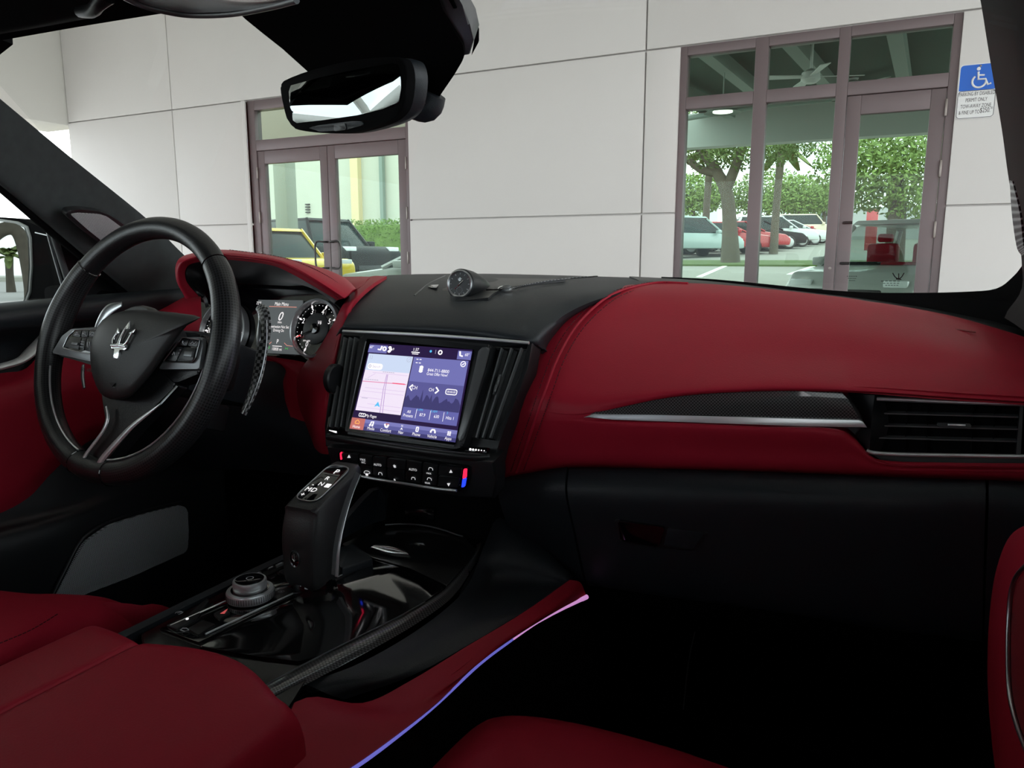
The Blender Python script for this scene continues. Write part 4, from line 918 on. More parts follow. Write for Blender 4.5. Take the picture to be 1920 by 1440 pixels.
lb = [em('nav_bar_%d' % k, c) for k, c in enumerate(((.20, .20, .50), (.11, .11, .34), (.05, .045, .17)))]
for k in range(3): rect('nav_bar', 0, .875 + k * .042, 1, .917 + k * .042, lb[k], disp, .0007)
for k, (nm) in enumerate(('Home', 'Media', 'Comfort', 'Nav', 'Phone', 'Vehicle', 'Apps')):
    u = .065 + k * .145
    if k == 0: rect('home_tile', 0, .872, .135, 1.0, ROSE, disp, .0010)
    st(nm, u, .972, .034, WH, disp, .85)
    m = AMB if k == 0 else WH; P_ = lambda du, dv: S(u + du, .917 + dv, .0015)
    if k == 0: tube('home_icon', [P_(-.02, .018), P_(-.02, -.002), P_(0, -.024), P_(.02, -.002), P_(.02, .018)], .0007, m, disp, n=1, seg=5, closed=True)
    elif k == 1:
        tube('note_icon', [P_(-.012, .018), P_(-.008, -.02), P_(.014, -.024), P_(.012, .012)], .0009, m, disp, n=1, seg=5)
        for d in (-.016, .008): lathe('note_dot', [(.0016, 0), (0, .0004)], P_(d, .018), SP.n, m, disp, 10)
    elif k == 2: tube('comfort_icon', [P_(-.02, -.015), P_(-.008, .015), P_(.008, .015), P_(.016, -.015)], .0012, m, disp, n=2, seg=5); line([(u - .01, .90), (u + .02, .90)], .0009, ROSE, disp)
    elif k == 3: solid('nav_icon', [P_(0, .0), P_(.012, .026), P_(0, .018), P_(-.012, .026)], -SP.n * .0003, m, disp, smooth=False); st('N', u, .90, .022, m)
    elif k == 4: tube('phone_icon', [S(u + a, .917 + b, .0015) for a, b in rounded([(-.009, -.024), (.009, -.024), (.009, .022), (-.009, .022)], .005)], .0007, m, disp, n=1, seg=5, closed=True)
    elif k == 5: tube('car_icon', [P_(-.02, .016), P_(-.018, -.002), P_(-.01, -.018), P_(.01, -.018), P_(.018, -.002), P_(.02, .016)], .0011, m, disp, n=1, seg=5)
    else:
        for i in range(2):
            for j in range(3): rect('app_dot', u - .015 + i * .017, .895 + j * .016, u - .002 + i * .017, .907 + j * .016, m, disp, .0014)
tb_ = rect('status_tile', .0, .02, .19, .11, LAV, disp, .0008); st('60°', .03, .05, .032, WH, tb_, .9)
tube('seat_icon', [S(.10, .07, .0014), S(.125, .075, .0014), S(.135, .03, .0014)], .0011, WH, tb_, n=1, seg=6)
lathe('wheel_icon', [(.0016, 0), (.0034, 0), (.0034, .0004), (.0016, .0004)], S(.165, .06, .0014), SP.n, WH, tb_, 14)
tb2 = rect('status_tile', .875, .02, 1.0, .115, LAV, disp, .0008); st('60°', .965, .062, .032, WH, tb2, .9)
tube('seat_icon', [S(.895, .03, .0014), S(.902, .075, .0014), S(.925, .08, .0014)], .0011, WH, tb2, n=1, seg=6)
for k in range(3): lathe('fan_blade_icon', [(.0020, 0), (.0016, .0004), (0, .0004)], S(.215 + .012 * (k % 2), .04 + .022 * k, .001), SP.n, WH, disp, 10, sx=1.4)
st('9', .255, .058, .028, WH); st('1:37', .475, .045, .036, WH, None, .9); rect('clock_line', .435, .068, .515, .078, WH, disp, .0009); rect('clock_line', .445, .088, .505, .096, WH, disp, .0009)
lathe('mic_icon', [(.0018, 0), (.0014, .0004), (0, .0004)], S(.62, .05, .001), SP.n, CYAN, disp, 10); line([(.668, .03), (.668, .075)], .0003, GREYS, disp)
lathe('gauge_icon', [(.0018, 0), (.0034, 0), (.0034, .0004), (.0018, .0004)], S(.712, .055, .001), SP.n, WH, disp, 14)
rect('edge_slot', .16, 1.012, .40, 1.022, GREYT, ts, .001)
# airflow thumb strips
for pts, dots in ((((616, 803), (634, 806), (634, 814), (616, 811)), (618, 807, 630, 810)), (((879, 837), (914, 839), (912, 849), (878, 847)), (882, 842.5, 908, 845))):
    sp_ = plate('airflow_dial', pts, SP, .008, PIANO, dash, .006, .001)
    for k in range(6):
        t = k / 5; r_ = .0016 - .0009 * t if pts[0][0] > 700 else .0007 + .0007 * t
        lathe('lit_dot', [(r_, 0), (r_, .0004), (0, .0004)], SP.at(dots[0] + (dots[2] - dots[0]) * t, dots[1] + (dots[3] - dots[1]) * t, .0064), SP.n, WHITEGL, sp_, 8)
tube('fascia_lip', [SPp(616, 818, -.002), SPp(700, 832, .008), SPp(800, 847, .008), SPp(880, 856, .006), SPp(918, 856, -.004)], .0055, SATIN, dash, seg=10)

# ------------------------------------------------------------------ climate control bar
HP = Plane(A(640, 850, .792), A(877, 878, .792), A(640, 884, .80))
cc = empty('climate_panel', HP.at(750, 915), 'black climate control bar with backlit buttons under the touchscreen', 'control panel')
plate('housing', [(612, 838), (760, 850), (926, 866), (929, 900), (926, 936), (860, 930), (760, 914), (650, 893), (622, 880)], HP, .03, SATIN, cc, -.004, .003)
plate('button_field', [(634, 846), (755, 858), (878, 876), (876, 912), (862, 922), (756, 904), (648, 887), (638, 880)], HP, .006, PIANO, cc, .001, .001, r=4)
tube('chrome_blade', [HP.at(652, 888, .007), HP.at(700, 897.5, .007), HP.at(754, 906, .007), HP.at(810, 915, .007), HP.at(856, 920, .007)], .0019, BRIGHT, cc, seg=8)
for pts, m in ((((637, 849), (640, 848), (641, 862), (638, 862)), REDGL), (((640, 870), (643, 872), (644, 879), (641, 878)), BLUEGL), (((869, 880), (875, 880), (874, 896), (867, 898)), REDGL), (((867, 898), (874, 897), (871, 913), (865, 914)), BLUEGL)):
    plate('temperature_light', pts, HP, .002, m, cc, .003, 0, r=1.5)
def hv(s, x, y, h, sx=.9): text('lettering', s, HP.at(x, y), HP.ex, HP.ey, h * .00085, PRINTL, cc, off=.004, sx=sx)
PRINTL = mat('soft_backlit_print', (.6, .6, .6), .5, emit=(.8, .8, .82), estr=.8)
for pts in (((640, 850), (670, 852), (671, 868), (643, 866)), ((643, 868), (671, 871), (672, 884), (648, 881)), ((674, 853), (697, 856), (697, 872), (675, 869)), ((675, 871), (697, 874), (697, 890), (677, 887)), ((699, 857), (723, 860), (723, 876), (699, 873)), ((699, 875), (723, 878), (723, 896), (700, 892)),
            ((726, 860), (760, 864), (759, 880), (726, 877)), ((726, 879), (757, 882), (757, 901), (727, 897)), ((763, 864), (790, 868), (789, 886), (762, 882)), ((762, 884), (789, 888), (788, 906), (762, 902)), ((793, 868), (820, 872), (819, 890), (792, 886)), ((792, 888), (819, 892), (818, 911), (791, 906)), ((823, 872), (866, 878), (864, 894), (822, 890)), ((822, 893), (862, 897), (858, 915), (821, 911))):
    plate('button', pts, HP, .004, SATIN, cc, .0032, .0008, r=2)
for x, y, up in ((654, 856, 1), (658, 881, -1), (845, 884, 1), (841, 909, -1)):
    solid('arrow', [HP.at(x, y - 3 * up, .0042), HP.at(x - 3, y + 2.5 * up, .0042), HP.at(x + 3, y + 2.5 * up, .0042)], -HP.n * .0005, PRINTL, cc, smooth=False)
hv('MAX\nA/C', 684, 862, 5.5); hv('AUTO', 711, 869, 6); hv('AUTO', 777, 878, 6); hv('MAX', 807, 885, 4.5); hv('REAR', 804.5, 903, 4.5); hv('✱', 743, 872, 9); hv('✱', 743, 897, 6)
for x, y, w in ((688, 885, 5), (713, 888, 3.5), (775, 897, 3.5), (807.5, 879, 4), (805, 898, 4)):
    tube('symbol', [HP.at(x - w, y + 2, .0043), HP.at(x - w * .7, y - 2, .0043), HP.at(x + w * .7, y - 1, .0043), HP.at(x + w, y + 3, .0043)], .00035, PRINTL, cc, n=3, seg=5, closed=w > 4.5)
lathe('lit_dot', [(.0012, 0), (.0012, .0004), (0, .0004)], HP.at(688, 890, .004), HP.n, WHITEGL, cc, 8, sx=2)

# ------------------------------------------------------------------ clock on the dashboard
ck = A(862, 532.5, .965)
cl_ = empty('dashboard_clock', ck - Vector((0, 0, .024)), 'round analogue clock in a black teardrop pod on the dashboard', 'clock')
cax = Vector((.03, -1, .12)).normalized(); q = .80
lathe('pod', [(.0255 * q, .0), (.0285 * q, -.002), (.029 * q, -.008), (.0285 * q, -.025), (.025 * q, -.05), (.017 * q, -.075), (.006 * q, -.092), (0, -.096)], ck, cax, SATIN, cl_, 40)
lathe('chrome_bezel', [(.0215 * q, .0005), (.0245 * q, .002), (.0265 * q, .001), (.0262 * q, -.003), (.0215 * q, -.004)], ck, cax, ALU, cl_, 40)
fc = lathe('clock_face', [(.0225 * q, -.003), (.0225 * q, -.0015), (0, -.0015)], ck, cax, PIANO, cl_, 32)
cex = Vector((1, 0, 0)); cey = cax.cross(cex)
if cey.z < 0: cey = -cey
cex = cey.cross(cax)
for k in range(12):
    a = k * math.pi / 6; d = cex * math.cos(a) + cey * math.sin(a); tube('hour_mark', [ck + d * .014, ck + d * .0166], .0005, PRINT, fc, n=1, seg=5)
    tube('sub_mark', [ck - cey * .009 + d * .0044, ck - cey * .009 + d * .0052], .0003, PRINT, fc, n=1, seg=5)
for a, l in ((225, .011), (42, .008)):
    d = cex * math.cos(math.radians(a)) + cey * math.sin(math.radians(a)); tube('clock_hand', [ck + cax * .0006, ck + d * l + cax * .0006], [.0008, .0005], CHROME, fc, n=1, seg=5)
for dx, h_ in ((-.0022, .0085), (0, .0095), (.0022, .0085)): tube('emblem', [ck + cey * .0045 + cex * dx * .4, ck + cey * .006 + cex * dx, ck + cey * h_ + cex * dx], .00035, CHROME, fc, n=1, seg=5)
sheet('clock_tray', [[A(776, 556, .955), A(815, 563, .937), A(860, 564, .935), A(915, 558, .95)], [A(788, 547, .99), A(820, 551, .978), A(865, 551, .978), A(935, 545, 1.0)], [A(800, 536, 1.045), A(835, 539, 1.02), A(885, 539, 1.02), A(985, 533, 1.065)], [A(840, 519, 1.18), A(870, 520, 1.17), A(920, 521, 1.17), A(1060, 523, 1.14)]], SATIN, dash, n=5, thick=.004)
tube('speaker_lid_seam', [A(912, 543.5, .995), A(950, 542, 1.002), A(990, 533.5, 1.05), A(1050, 524, 1.12), A(1120, 518, 1.22)], .0012, PIANO, dash, seg=6)
stitches([A(960, 541, .998), A(992, 532.5, 1.048), A(1052, 523, 1.12), A(1120, 517, 1.22)], 30, dash, GREYT)
tube('tray_rim', [A(777, 554, .955), A(790, 543, .995), (A(806, 531, 1.065)), A(835, 517, 1.19)], .0012, GREYT, dash, seg=6)
plt = Plane(A(815, 535, 1.053), A(830, 535, 1.053), A(815, 530, 1.105))
plate('sensor_recess', [(803, 537), (815, 529), (827, 530), (818, 539)], plt, .002, PIANO, dash, .002, .0005)
lathe('light_sensor', [(.0075, 0), (.007, .002), (.0035, .004), (0, .0045)], A(950, 539, 1.012), (0, -.3, 1), GREYT, dash, 20)
lathe('sensor_ring', [(.010, 0), (.011, .001), (.011, -.002)], A(947, 540, 1.008), (0, -.3, 1), CHROME, dash, 20)

# etched maker's marks low on the windscreen
INK = mat('etched_ink', (.02, .02, .02), .8)
GM = Plane(A(1685, 520, 1.14), A(1720, 520, 1.13), A(1685, 500, 1.12))
for pts in (((1674, 512), (1678, 519), (1684, 523)), ((1685, 513), (1685, 524)), ((1695, 512), (1691, 519), (1686, 523)), ((1680, 523), (1690, 524))):
    tube('glass_mark', [GM.at(x, y) for x, y in pts], .0007, INK, ws, n=1, seg=5)
for x0, x1, y in ((1652, 1690, 527), (1656, 1688, 531), (1660, 1686, 535), (1588, 1608, 518), (1590, 1606, 522), (1592, 1604, 526)):
    for k in range(5):
        a = x0 + (x1 - x0) * k / 5
        tube('glass_mark', [GM.at(a, y), GM.at(a + (x1 - x0) * .13, y)], .0004, INK, ws, n=1, seg=4)
# ------------------------------------------------------------------ steering wheel
WC = R3(-.9423, .6937, -.1236); TIL = math.radians(20)
wn_ = Vector((0, -math.cos(TIL), math.sin(TIL))); wx = Vector((1, 0, 0)); wy = wn_.cross(wx)
WP = Plane(WC, WC + wx, WC + wy)
RR = .1764
sw = empty('steering_wheel', WC - wy * .19, 'black leather steering wheel with silver trident emblem', 'steering wheel')
def wang(px, py):
    d = WP.at(px, py) - WC; return math.degrees(math.atan2(d.dot(WP.ey), d.dot(WP.ex)))
def warc(a0, a1, n, r=RR, off=0, rf=None):
    return [WC + (wx * math.cos(math.radians(a)) + wy * math.sin(math.radians(a))) * (rf(a) if rf else r) + wn_ * off for a in [a0 + (a1 - a0) * i / n for i in range(n + 1)]]
aR, aL = wang(418, 480), wang(165, 498)
if aL < 0: aL += 360
ab0, ab1 = wang(207, 890), wang(140, 882)
ab0 += 360 if ab0 < 0 else 0; ab1 += 360 if ab1 < 0 else 0
lo, hi = min(ab0, ab1), max(ab0, ab1)
tube('rim_top', warc(aR, aL, 24), .0158, BLKL, sw, n=2, seg=20)
def grip(name, a0, a1):
    rr = [.0165] + [.0172 + .0022 * math.exp(-((i / 24 - .28) / .16) ** 2) for i in range(1, 24)] + [.0165]
    pts = warc(a0, a1, 24)
    return tube(name, pts, rr, PERF, sw, n=3, seg=28, uvs=(30, 300 * abs(a1 - a0) / 360))
grip('rim_grip', aL, lo); grip('rim_grip', aR, hi - 360)
tube('rim_bottom', warc(lo - .5, hi + .5, 6), .0170, BLKL, sw, n=2, seg=20)
for a in (aR, aL, lo, hi):
    c = warc(a, a + 1, 1)[0]; t = (warc(a + 1, a + 2, 1)[0] - c).normalized()
    lathe('rim_seam', [(.0166, -.0008), (.0178, 0), (.0166, .0008)], c, t, PIANO, sw, 24)
# inner chrome thread along the lower rim
for (a0, a1) in ((wang(98, 690), lo), (wang(380, 690), hi - 360)):
    a0 += 360 if (a0 < 0 and a1 > 0) else 0
    tube('chrome_thread', warc(a0, a1, 20, RR - .0172, .0085), .0014, BRIGHT, sw, n=3, seg=6)
# hub, spokes
tube('hub', [WC - wn_ * .055, WC - wn_ * .01, WC + wn_ * .004], [.05, .062, .058], SATIN, sw, n=3, seg=24)
plate('spoke', [(96, 664), (133, 616), (200, 612), (190, 690), (130, 672)], WP, .022, BLKL, sw, -.002, .005, r=8)
plate('spoke', [(286, 700), (330, 640), (382, 625), (392, 650), (374, 700), (330, 718)], WP, .022, BLKL, sw, -.002, .005, r=8)
plate('spoke', [(186, 690), (296, 690), (330, 722), (300, 752), (252, 800), (204, 858), (196, 892), (148, 890), (152, 866), (186, 818), (198, 786), (192, 750)], WP, .020, BLKL, sw, .000, .005, r=6)
plate('spoke_trim', [(97, 662), (116, 630), (133, 617), (186, 616), (172, 678), (131, 669)], WP, .006, ALU, sw, .012, .0015, r=3).data.materials[0] = mat('spoke_silver', (.24, .25, .26), .38, metal=.4)
plate('spoke_trim', [(297, 692), (312, 668), (338, 632), (380, 632), (380, 650), (373, 692)], WP, .006, MATS['spoke_silver'], sw, .012, .0015, r=3)
def pod(outline, btns):
    p = plate('button_pod', outline, WP, .004, PIANO, sw, .0145, .0006, r=3)
    tube('pod_rim', [WP.at(x, y, .0148) for x, y in rounded(outline, 3)], .0008, ALU, sw, n=1, seg=6, closed=True)
    for b in btns: plate('button', b, WP, .003, SATIN, p, .0162, .0006, r=1.5)
    return p
pl_ = pod([(118, 652), (127, 632), (140, 619), (184, 617), (172, 664), (142, 659)], [((136, 630), (142, 621), (152, 620), (150, 632)), ((152, 632), (154, 620), (166, 620), (164, 631)), ((166, 631), (168, 620), (180, 620), (177, 631)), ((121, 650), (131, 633), (152, 634), (147, 655)), ((149, 655), (154, 634), (162, 634), (157, 657)), ((159, 657), (164, 634), (177, 634), (171, 660))])
pr_ = pod([(306, 678), (342, 633), (375, 637), (366, 672), (359, 680)], [((334, 647), (343, 636), (354, 637), (350, 648)), ((352, 648), (356, 637), (372, 640), (369, 650)), ((311, 676), (331, 650), (342, 651), (330, 677)), ((332, 677), (344, 651), (367, 652), (361, 676))])
def wtx(s, x, y, h, m=PRINT, par=None, off=.0166, sx=1): text('lettering', s, WP.at(x, y), WP.ex, WP.ey, h * .0011, m, par or sw, off=off, sx=sx)
def wmark(par, *polys):
    for q in polys: tube('button_mark', [WP.at(x, y, .0168) for x, y in q], .0006, PRINT, par, n=1, seg=5)
wmark(pl_, ((140, 628), (144, 623), (149, 627), (141, 628)), ((144, 628), (145, 624)), ((155, 625), (163, 624), (157, 629), (159, 622), (162, 629), (155, 625)), ((169, 628), (173, 623), (177, 624)), ((171, 628), (176, 629)), ((152, 640), (158, 641)), ((151, 645), (157, 646)), ((150, 650), (156, 651)), ((164, 642), (166, 652)), ((168, 641), (169, 651)))
wmark(pr_, ((343, 639), (342, 643), (346, 646)), ((357, 645), (361, 641), (364, 645), (368, 641)), ((323, 665), (326, 660), (328, 666)), ((337, 656), (339, 656)), ((334, 662), (336, 662)), ((331, 669), (333, 669)))
plate('roller', [(134, 641), (146, 642), (144, 647), (132, 646)], WP, .005, GREYT, pl_, .0195, .001); plate('roller', [(345, 658), (360, 659), (358, 669), (343, 668)], WP, .005, GREYT, pr_, .0195, .001)
# airbag cover, domed
out = [(171, 692), (169, 654), (177, 624), (192, 600), (216, 587), (249, 581), (296, 583), (343, 588), (376, 595), (351, 610), (333, 633), (310, 664), (287, 698), (268, 721), (249, 740), (230, 749), (206, 748), (187, 736), (176, 712)]
ol = curve([Vector((x, y, 0)) for x, y in out], 2, True)
def ring(k, off):
    cxp, cyp = 238, 655
    return [WP.at(cxp + (q.x - cxp) * k, cyp + (q.y - cyp) * k, off) for q in ol]
V = []; rings = [ring(1.0, .008), ring(1.0, .019), ring(.97, .0245), ring(.90, .028), ring(.75, .0310), ring(.5, .0335), ring(.2, .0345)]
for r_ in rings: V += r_
L = len(ol); Fc = [(i * L + k, i * L + (k + 1) % L, (i + 1) * L + (k + 1) % L, (i + 1) * L + k) for i in range(len(rings) - 1) for k in range(L)]
Fc += [tuple((len(rings) - 1) * L + k for k in range(L)), tuple(range(L))[::-1]]
ab = obj('airbag_cover', V, [f[::-1] for f in Fc], mat('black_matte_vinyl', (.017, .0172, .018), .48, bump=.1, bscale=800), sw, True, 60)
EO = .0365
def wpt(x, y, o=EO): return WP.at(60 + x / 4.235, 560 + y / 4.235, o)
emb = plate('emblem', [(60 + x / 4.235, 560 + y / 4.235) for x, y in ((622, 372), (640, 352), (700, 352), (748, 366), (748, 396), (730, 410), (712, 400), (690, 402), (690, 430), (676, 476), (640, 476), (650, 430), (658, 398), (640, 390), (630, 404))], WP, .004, CHROME, sw, EO + .001, .0008)
emb['label'] = 'raised chrome trident emblem'
for pts in (((648, 360), (650, 320), (672, 280), (680, 262)), ((690, 356), (706, 310), (735, 250), (748, 228)), ((728, 372), (752, 350), (778, 300), (800, 262))):
    tube('prong', [wpt(x, y, EO + .001) for x, y in pts], [.0022, .0020, .0016, .0012], CHROME, emb, n=4, seg=8)
for tip, w in ((((680, 228), (668, 268), (680, 276), (694, 272)), 0), (((772, 178), (730, 236), (748, 240), (768, 240)), 0), (((822, 238), (764, 276), (790, 278), (806, 266)), 0)):
    plate('prong_tip', [(60 + x / 4.235, 560 + y / 4.235) for x, y in tip], WP, .003, CHROME, emb, EO + .0015, .0006)
tube('emblem_band', [wpt(630, 372, EO + .002), wpt(690, 372, EO + .002), wpt(746, 382, EO + .002)], .0018, CHROME, emb, n=1, seg=8)
DEB = mat('debossed_vinyl', (.006, .006, .0065), .7)
wtx('SRS AIRBAG', 208.5, 704, 6.5, DEB, ab, .0345, .9)
plate('crash_mark', [(204, 717), (216, 718), (210, 725)], WP, .001, DEB, ab, .0335, 0)
# brightwork of the lower spoke
tube('spoke_chrome', [WP.at(x, y, .010) for x, y in ((199, 762), (202, 784), (192, 810), (164, 848), (151, 872), (147, 890))], [.0018, .0030, .0028, .0030, .0032, .0030], BRIGHT, sw, n=6, seg=10, flat=(1, .5), up=wn_)
tube('spoke_chrome', [WP.at(x, y, .010) for x, y in ((300, 757), (287, 768), (249, 798), (221, 827), (192, 860), (178, 884))], [.0006, .0022, .0040, .0048, .0050, .0036], BRIGHT, sw, n=6, seg=10, flat=(1, .45), up=wn_)
plate('spoke_insert', [(330, 722), (334, 724), (296, 766), (288, 768)], WP, .003, DALU, sw, .008, .0006)
# paddles
PSV = Plane(WC - wn_ * .03, WC - wn_ * .03 + wx, WC - wn_ * .03 + wy)
tube('shift_paddle', [PSV.at(x, y) for x, y in ((178, 622), (188, 602), (203, 582), (228, 570))], [.004, .008, .010, .004], ALU, sw, n=5, seg=10, flat=(1, .25), up=wn_)
tube('shift_paddle', [PSV.at(x, y) for x, y in ((156, 684), (155, 706), (158, 728))], [.003, .004, .003], ALU, sw, n=5, seg=10, flat=(1, .35), up=wn_)
PC = carbon('carbon_paddle', 1, 1, .004, .22)
pp = Plane(WC - wn_ * .055, WC - wn_ * .055 + wx, WC - wn_ * .055 + wy)
tube('shift_paddle', [pp.at(x, y) for x, y in ((484, 575), (494, 588), (496, 620), (491, 660), (484, 700), (474, 735), (456, 776))], [.006, .010, .0115, .010, .0095, .008, .006], PC, sw, n=6, seg=12, flat=(1, .35), up=wn_, uvs=(10, 40))
tube('paddle_edge', [pp.at(x, y, .005) for x, y in ((486, 600), (485, 632), (482, 646))], [.001, .0042, .001], ALU, sw, n=5, seg=8, flat=(1, .4), up=wn_)
tube('paddle_edge', [pp.at(x, y, .004) for x, y in ((500, 600), (499, 650), (488, 705), (470, 755))], .0009, ALU, sw, n=5, seg=6)
sc_ = empty('steering_column', WC - wn_ * .20 - Vector((0, 0, .06)), 'black steering column shroud behind the wheel', 'steering column')
box('shroud', (-.055, -.05, -.20), (.055, .045, -.062), BLK, sc_, .016, Matrix(((wx.x, wy.x, wn_.x, WC.x), (wx.y, wy.y, wn_.y, WC.y), (wx.z, wy.z, wn_.z, WC.z), (0, 0, 0, 1))))
box('shroud_step', (.03, -.035, -.13), (.078, .030, -.07), SATIN, sc_, .010, Matrix(((wx.x, wy.x, wn_.x, WC.x), (wx.y, wy.y, wn_.y, WC.y), (wx.z, wy.z, wn_.z, WC.z), (0, 0, 0, 1))))
tube('stalk', [WC - wn_ * .09 - wx * .04, WC - wn_ * .085 - wx * .12 + wy * .02], [.008, .007], SATIN, sc_, seg=10)
box('key_module', (.02, -.095, -.14), (.062, -.055, -.10), GREYT, sc_, .004, Matrix(((wx.x, wy.x, wn_.x, WC.x), (wx.y, wy.y, wn_.y, WC.y), (wx.z, wy.z, wn_.z, WC.z), (0, 0, 0, 1)))).data.materials[0] = SATIN

# ------------------------------------------------------------------ centre console (top surface 0.40 m below the eye)
ZC = -.40
KP = Plane(R3(CX, .6, ZC), R3(CX + .1, .6, ZC), R3(CX, .7, ZC))
KP.ey = Vector((0, 1, 0))
con = empty('centre_console', R3(CX, .6, -.78), 'gloss black and carbon centre console between the seats', 'console')
CARBK = carbon('carbon_console', 1, 1, .003, .016)
plate('console_top', [(262, 1188), (330, 1155), (560, 1040), (640, 985), (720, 975), (880, 985), (905, 1010), (880, 1070), (840, 1105), (700, 1190), (575, 1262), (545, 1330), (450, 1320), (350, 1275), (270, 1225)], KP, .05, mat('deep_black_console', (.004, .004, .0045), .22, spec=.35), con, -.004, .003, uv=(300, 300))
plate('tray_lid', [(372, 1212), (460, 1166), (560, 1118), (698, 1049), (760, 1066), (834, 1101), (800, 1126), (690, 1186), (610, 1226), (560, 1240), (480, 1230)], KP, .006, mat('dark_gloss_carbon', (.006, .006, .0065), .08, coat=1), con, .0, .002, r=6)
plate('bin_lid', [(700, 1046), (640, 1020), (728, 983), (800, 988), (870, 1007), (893, 1030), (880, 1050), (838, 1098), (770, 1066)], KP, .006, CARBK, con, .0, .002, r=4, uv=(420, 420))
tube('bin_rim', [KP.at(x, y, .003) for x, y in ((722, 984), (760, 982.5), (810, 988), (868, 1006))], .0012, GREYT, con, seg=6)
sheet('bin_handle', [[CZ(691, 1031, ZC + .002), CZ(725, 1040, ZC + .002), CZ(772, 1048, ZC + .002)], [CZ(693, 1028, ZC + .006), CZ(727, 1035, ZC + .007), CZ(770, 1044, ZC + .006)], [CZ(700, 1023, ZC + .010), CZ(735, 1026, ZC + .012), CZ(764, 1037, ZC + .010)], [CZ(712, 1019, ZC + .008), CZ(740, 1022, ZC + .010), CZ(758, 1031, ZC + .008)]], CHROME, con, n=4, thick=.002)
cpin = [(478, 1296), (542, 1261), (612, 1224), (687, 1187), (745, 1158), (797, 1129), (830, 1108), (852, 1085), (884, 1043), (896, 1020)]
cpo = [(520, 1312), (582, 1279), (650, 1243), (724, 1203), (780, 1170), (833, 1133), (858, 1108), (872, 1088), (898, 1046), (908, 1024)]
rr_ = [[KP.at(x, y, -.002) for x, y in cpin], [KP.at(a * .5 + c * .5, b * .5 + d * .5 - 5, .001) for (a, b), (c, d) in zip(cpin, cpo)], [KP.at(x, y, -.008) for x, y in cpo]]
sheet('carbon_rail', rr_, carbon('carbon_rail_weave', 1, 1, .004, .11), con, n=6, thick=.01, uvs=(230, 9))
tube('rail_edge', [KP.at(x, y, .001) for x, y in cpin[:6]], .0009, DALU, con, n=5, seg=6)
for a, b in (((319, 1173), (432, 1123)), ((385, 1189), (553, 1111)), ((612, 1093), (690, 1052))):
    tube('chrome_line', [KP.at(*a, .001), KP.at(*b, .001)], .0011 if a[0] < 600 else .0006, BRIGHT, con, n=1, seg=6)
gp_ = plate('gear_panel', [(300, 1178), (560, 1050), (640, 1010), (668, 1022), (560, 1112), (372, 1204)], KP, .004, PIANO, con, -.001, .001)
for b in (((312, 1172), (352, 1153), (388, 1121), (392, 1126), (366, 1160), (330, 1180)), ((352, 1178), (380, 1162), (404, 1170), (372, 1190)), ((400, 1150), (420, 1140), (432, 1148), (412, 1160)), ((505, 1112), (540, 1100), (552, 1108), (520, 1124))): plate('button', b, KP, .003, SATIN, gp_, .0015, .0006, r=2)
def kt(s, x, y, h, m=PRINT): text('lettering', s, KP.at(x, y), KP.ex, KP.ey, h, m, gp_, off=.0018)
kt('(P)', 337, 1151, .008); tube('button_mark', [KP.at(x, y, .002) for x, y in ((338, 1181), (342, 1178), (350, 1178), (354, 1181), (346, 1184))], .0006, PRINT, gp_, n=1, seg=5, closed=True); kt('▣', 527, 1112, .008)
solid('hazard_triangle', [KP.at(413, 1150, .002), KP.at(421, 1150, .002), KP.at(427, 1141, .002)], (0, 0, -.0005), mat('hazard_red', (.6, .08, .08), .5, emit=(.6, .10, .10), estr=.6), gp_, smooth=False)
lathe('status_lamp', [(.0016, 0), (.0016, .001), (0, .001)], KP.at(351, 1161, .0015), (0, 0, 1), WHITEGL, gp_, 8)
for i, (x, y) in enumerate(((468, 1082), (482, 1077), (507, 1066), (524, 1059), (545, 1050))):
    plate('mode_button', [(x - 8, y), (x + 6, y - 6), (x + 9, y - 4), (x - 5, y + 2)], KP, .003, GREYT if i % 2 else SATIN, gp_, .004, .0005)
    tube('button_mark', [KP.at(x - 3, y - 1, .0046), KP.at(x + 4, y - 4, .0046)], .0008, PRINT, gp_, n=1, seg=5)
plate('gear_well', [(520, 1072), (600, 1034), (690, 1058), (606, 1102)], KP, .002, SATIN, con, .0005, .0006, r=6)
plate('gear_slot_cover', [(618, 1030), (660, 1018), (700, 1046), (640, 1066)], KP, .012, BLK, con, .010, .003, r=4)
sheet('upright_cheek', [[A(628, 1000, .76), A(700, 920, .86), A(722, 930, .87)], [A(622, 1022, .75), A(690, 985, .86), A(722, 975, .88)]], BLK, con, n=3, thick=.008)
box('stack_foot', (-.70, .90, .42), (-.42, .98, H - .30), HEAD, con, .01)
plate('bin_shutter', [(760, 945), (815, 955), (812, 978), (758, 966)], Plane(A(760, 950, .895), A(815, 950, .895), A(760, 980, .895)), .004, PIANO, con, 0, .001)
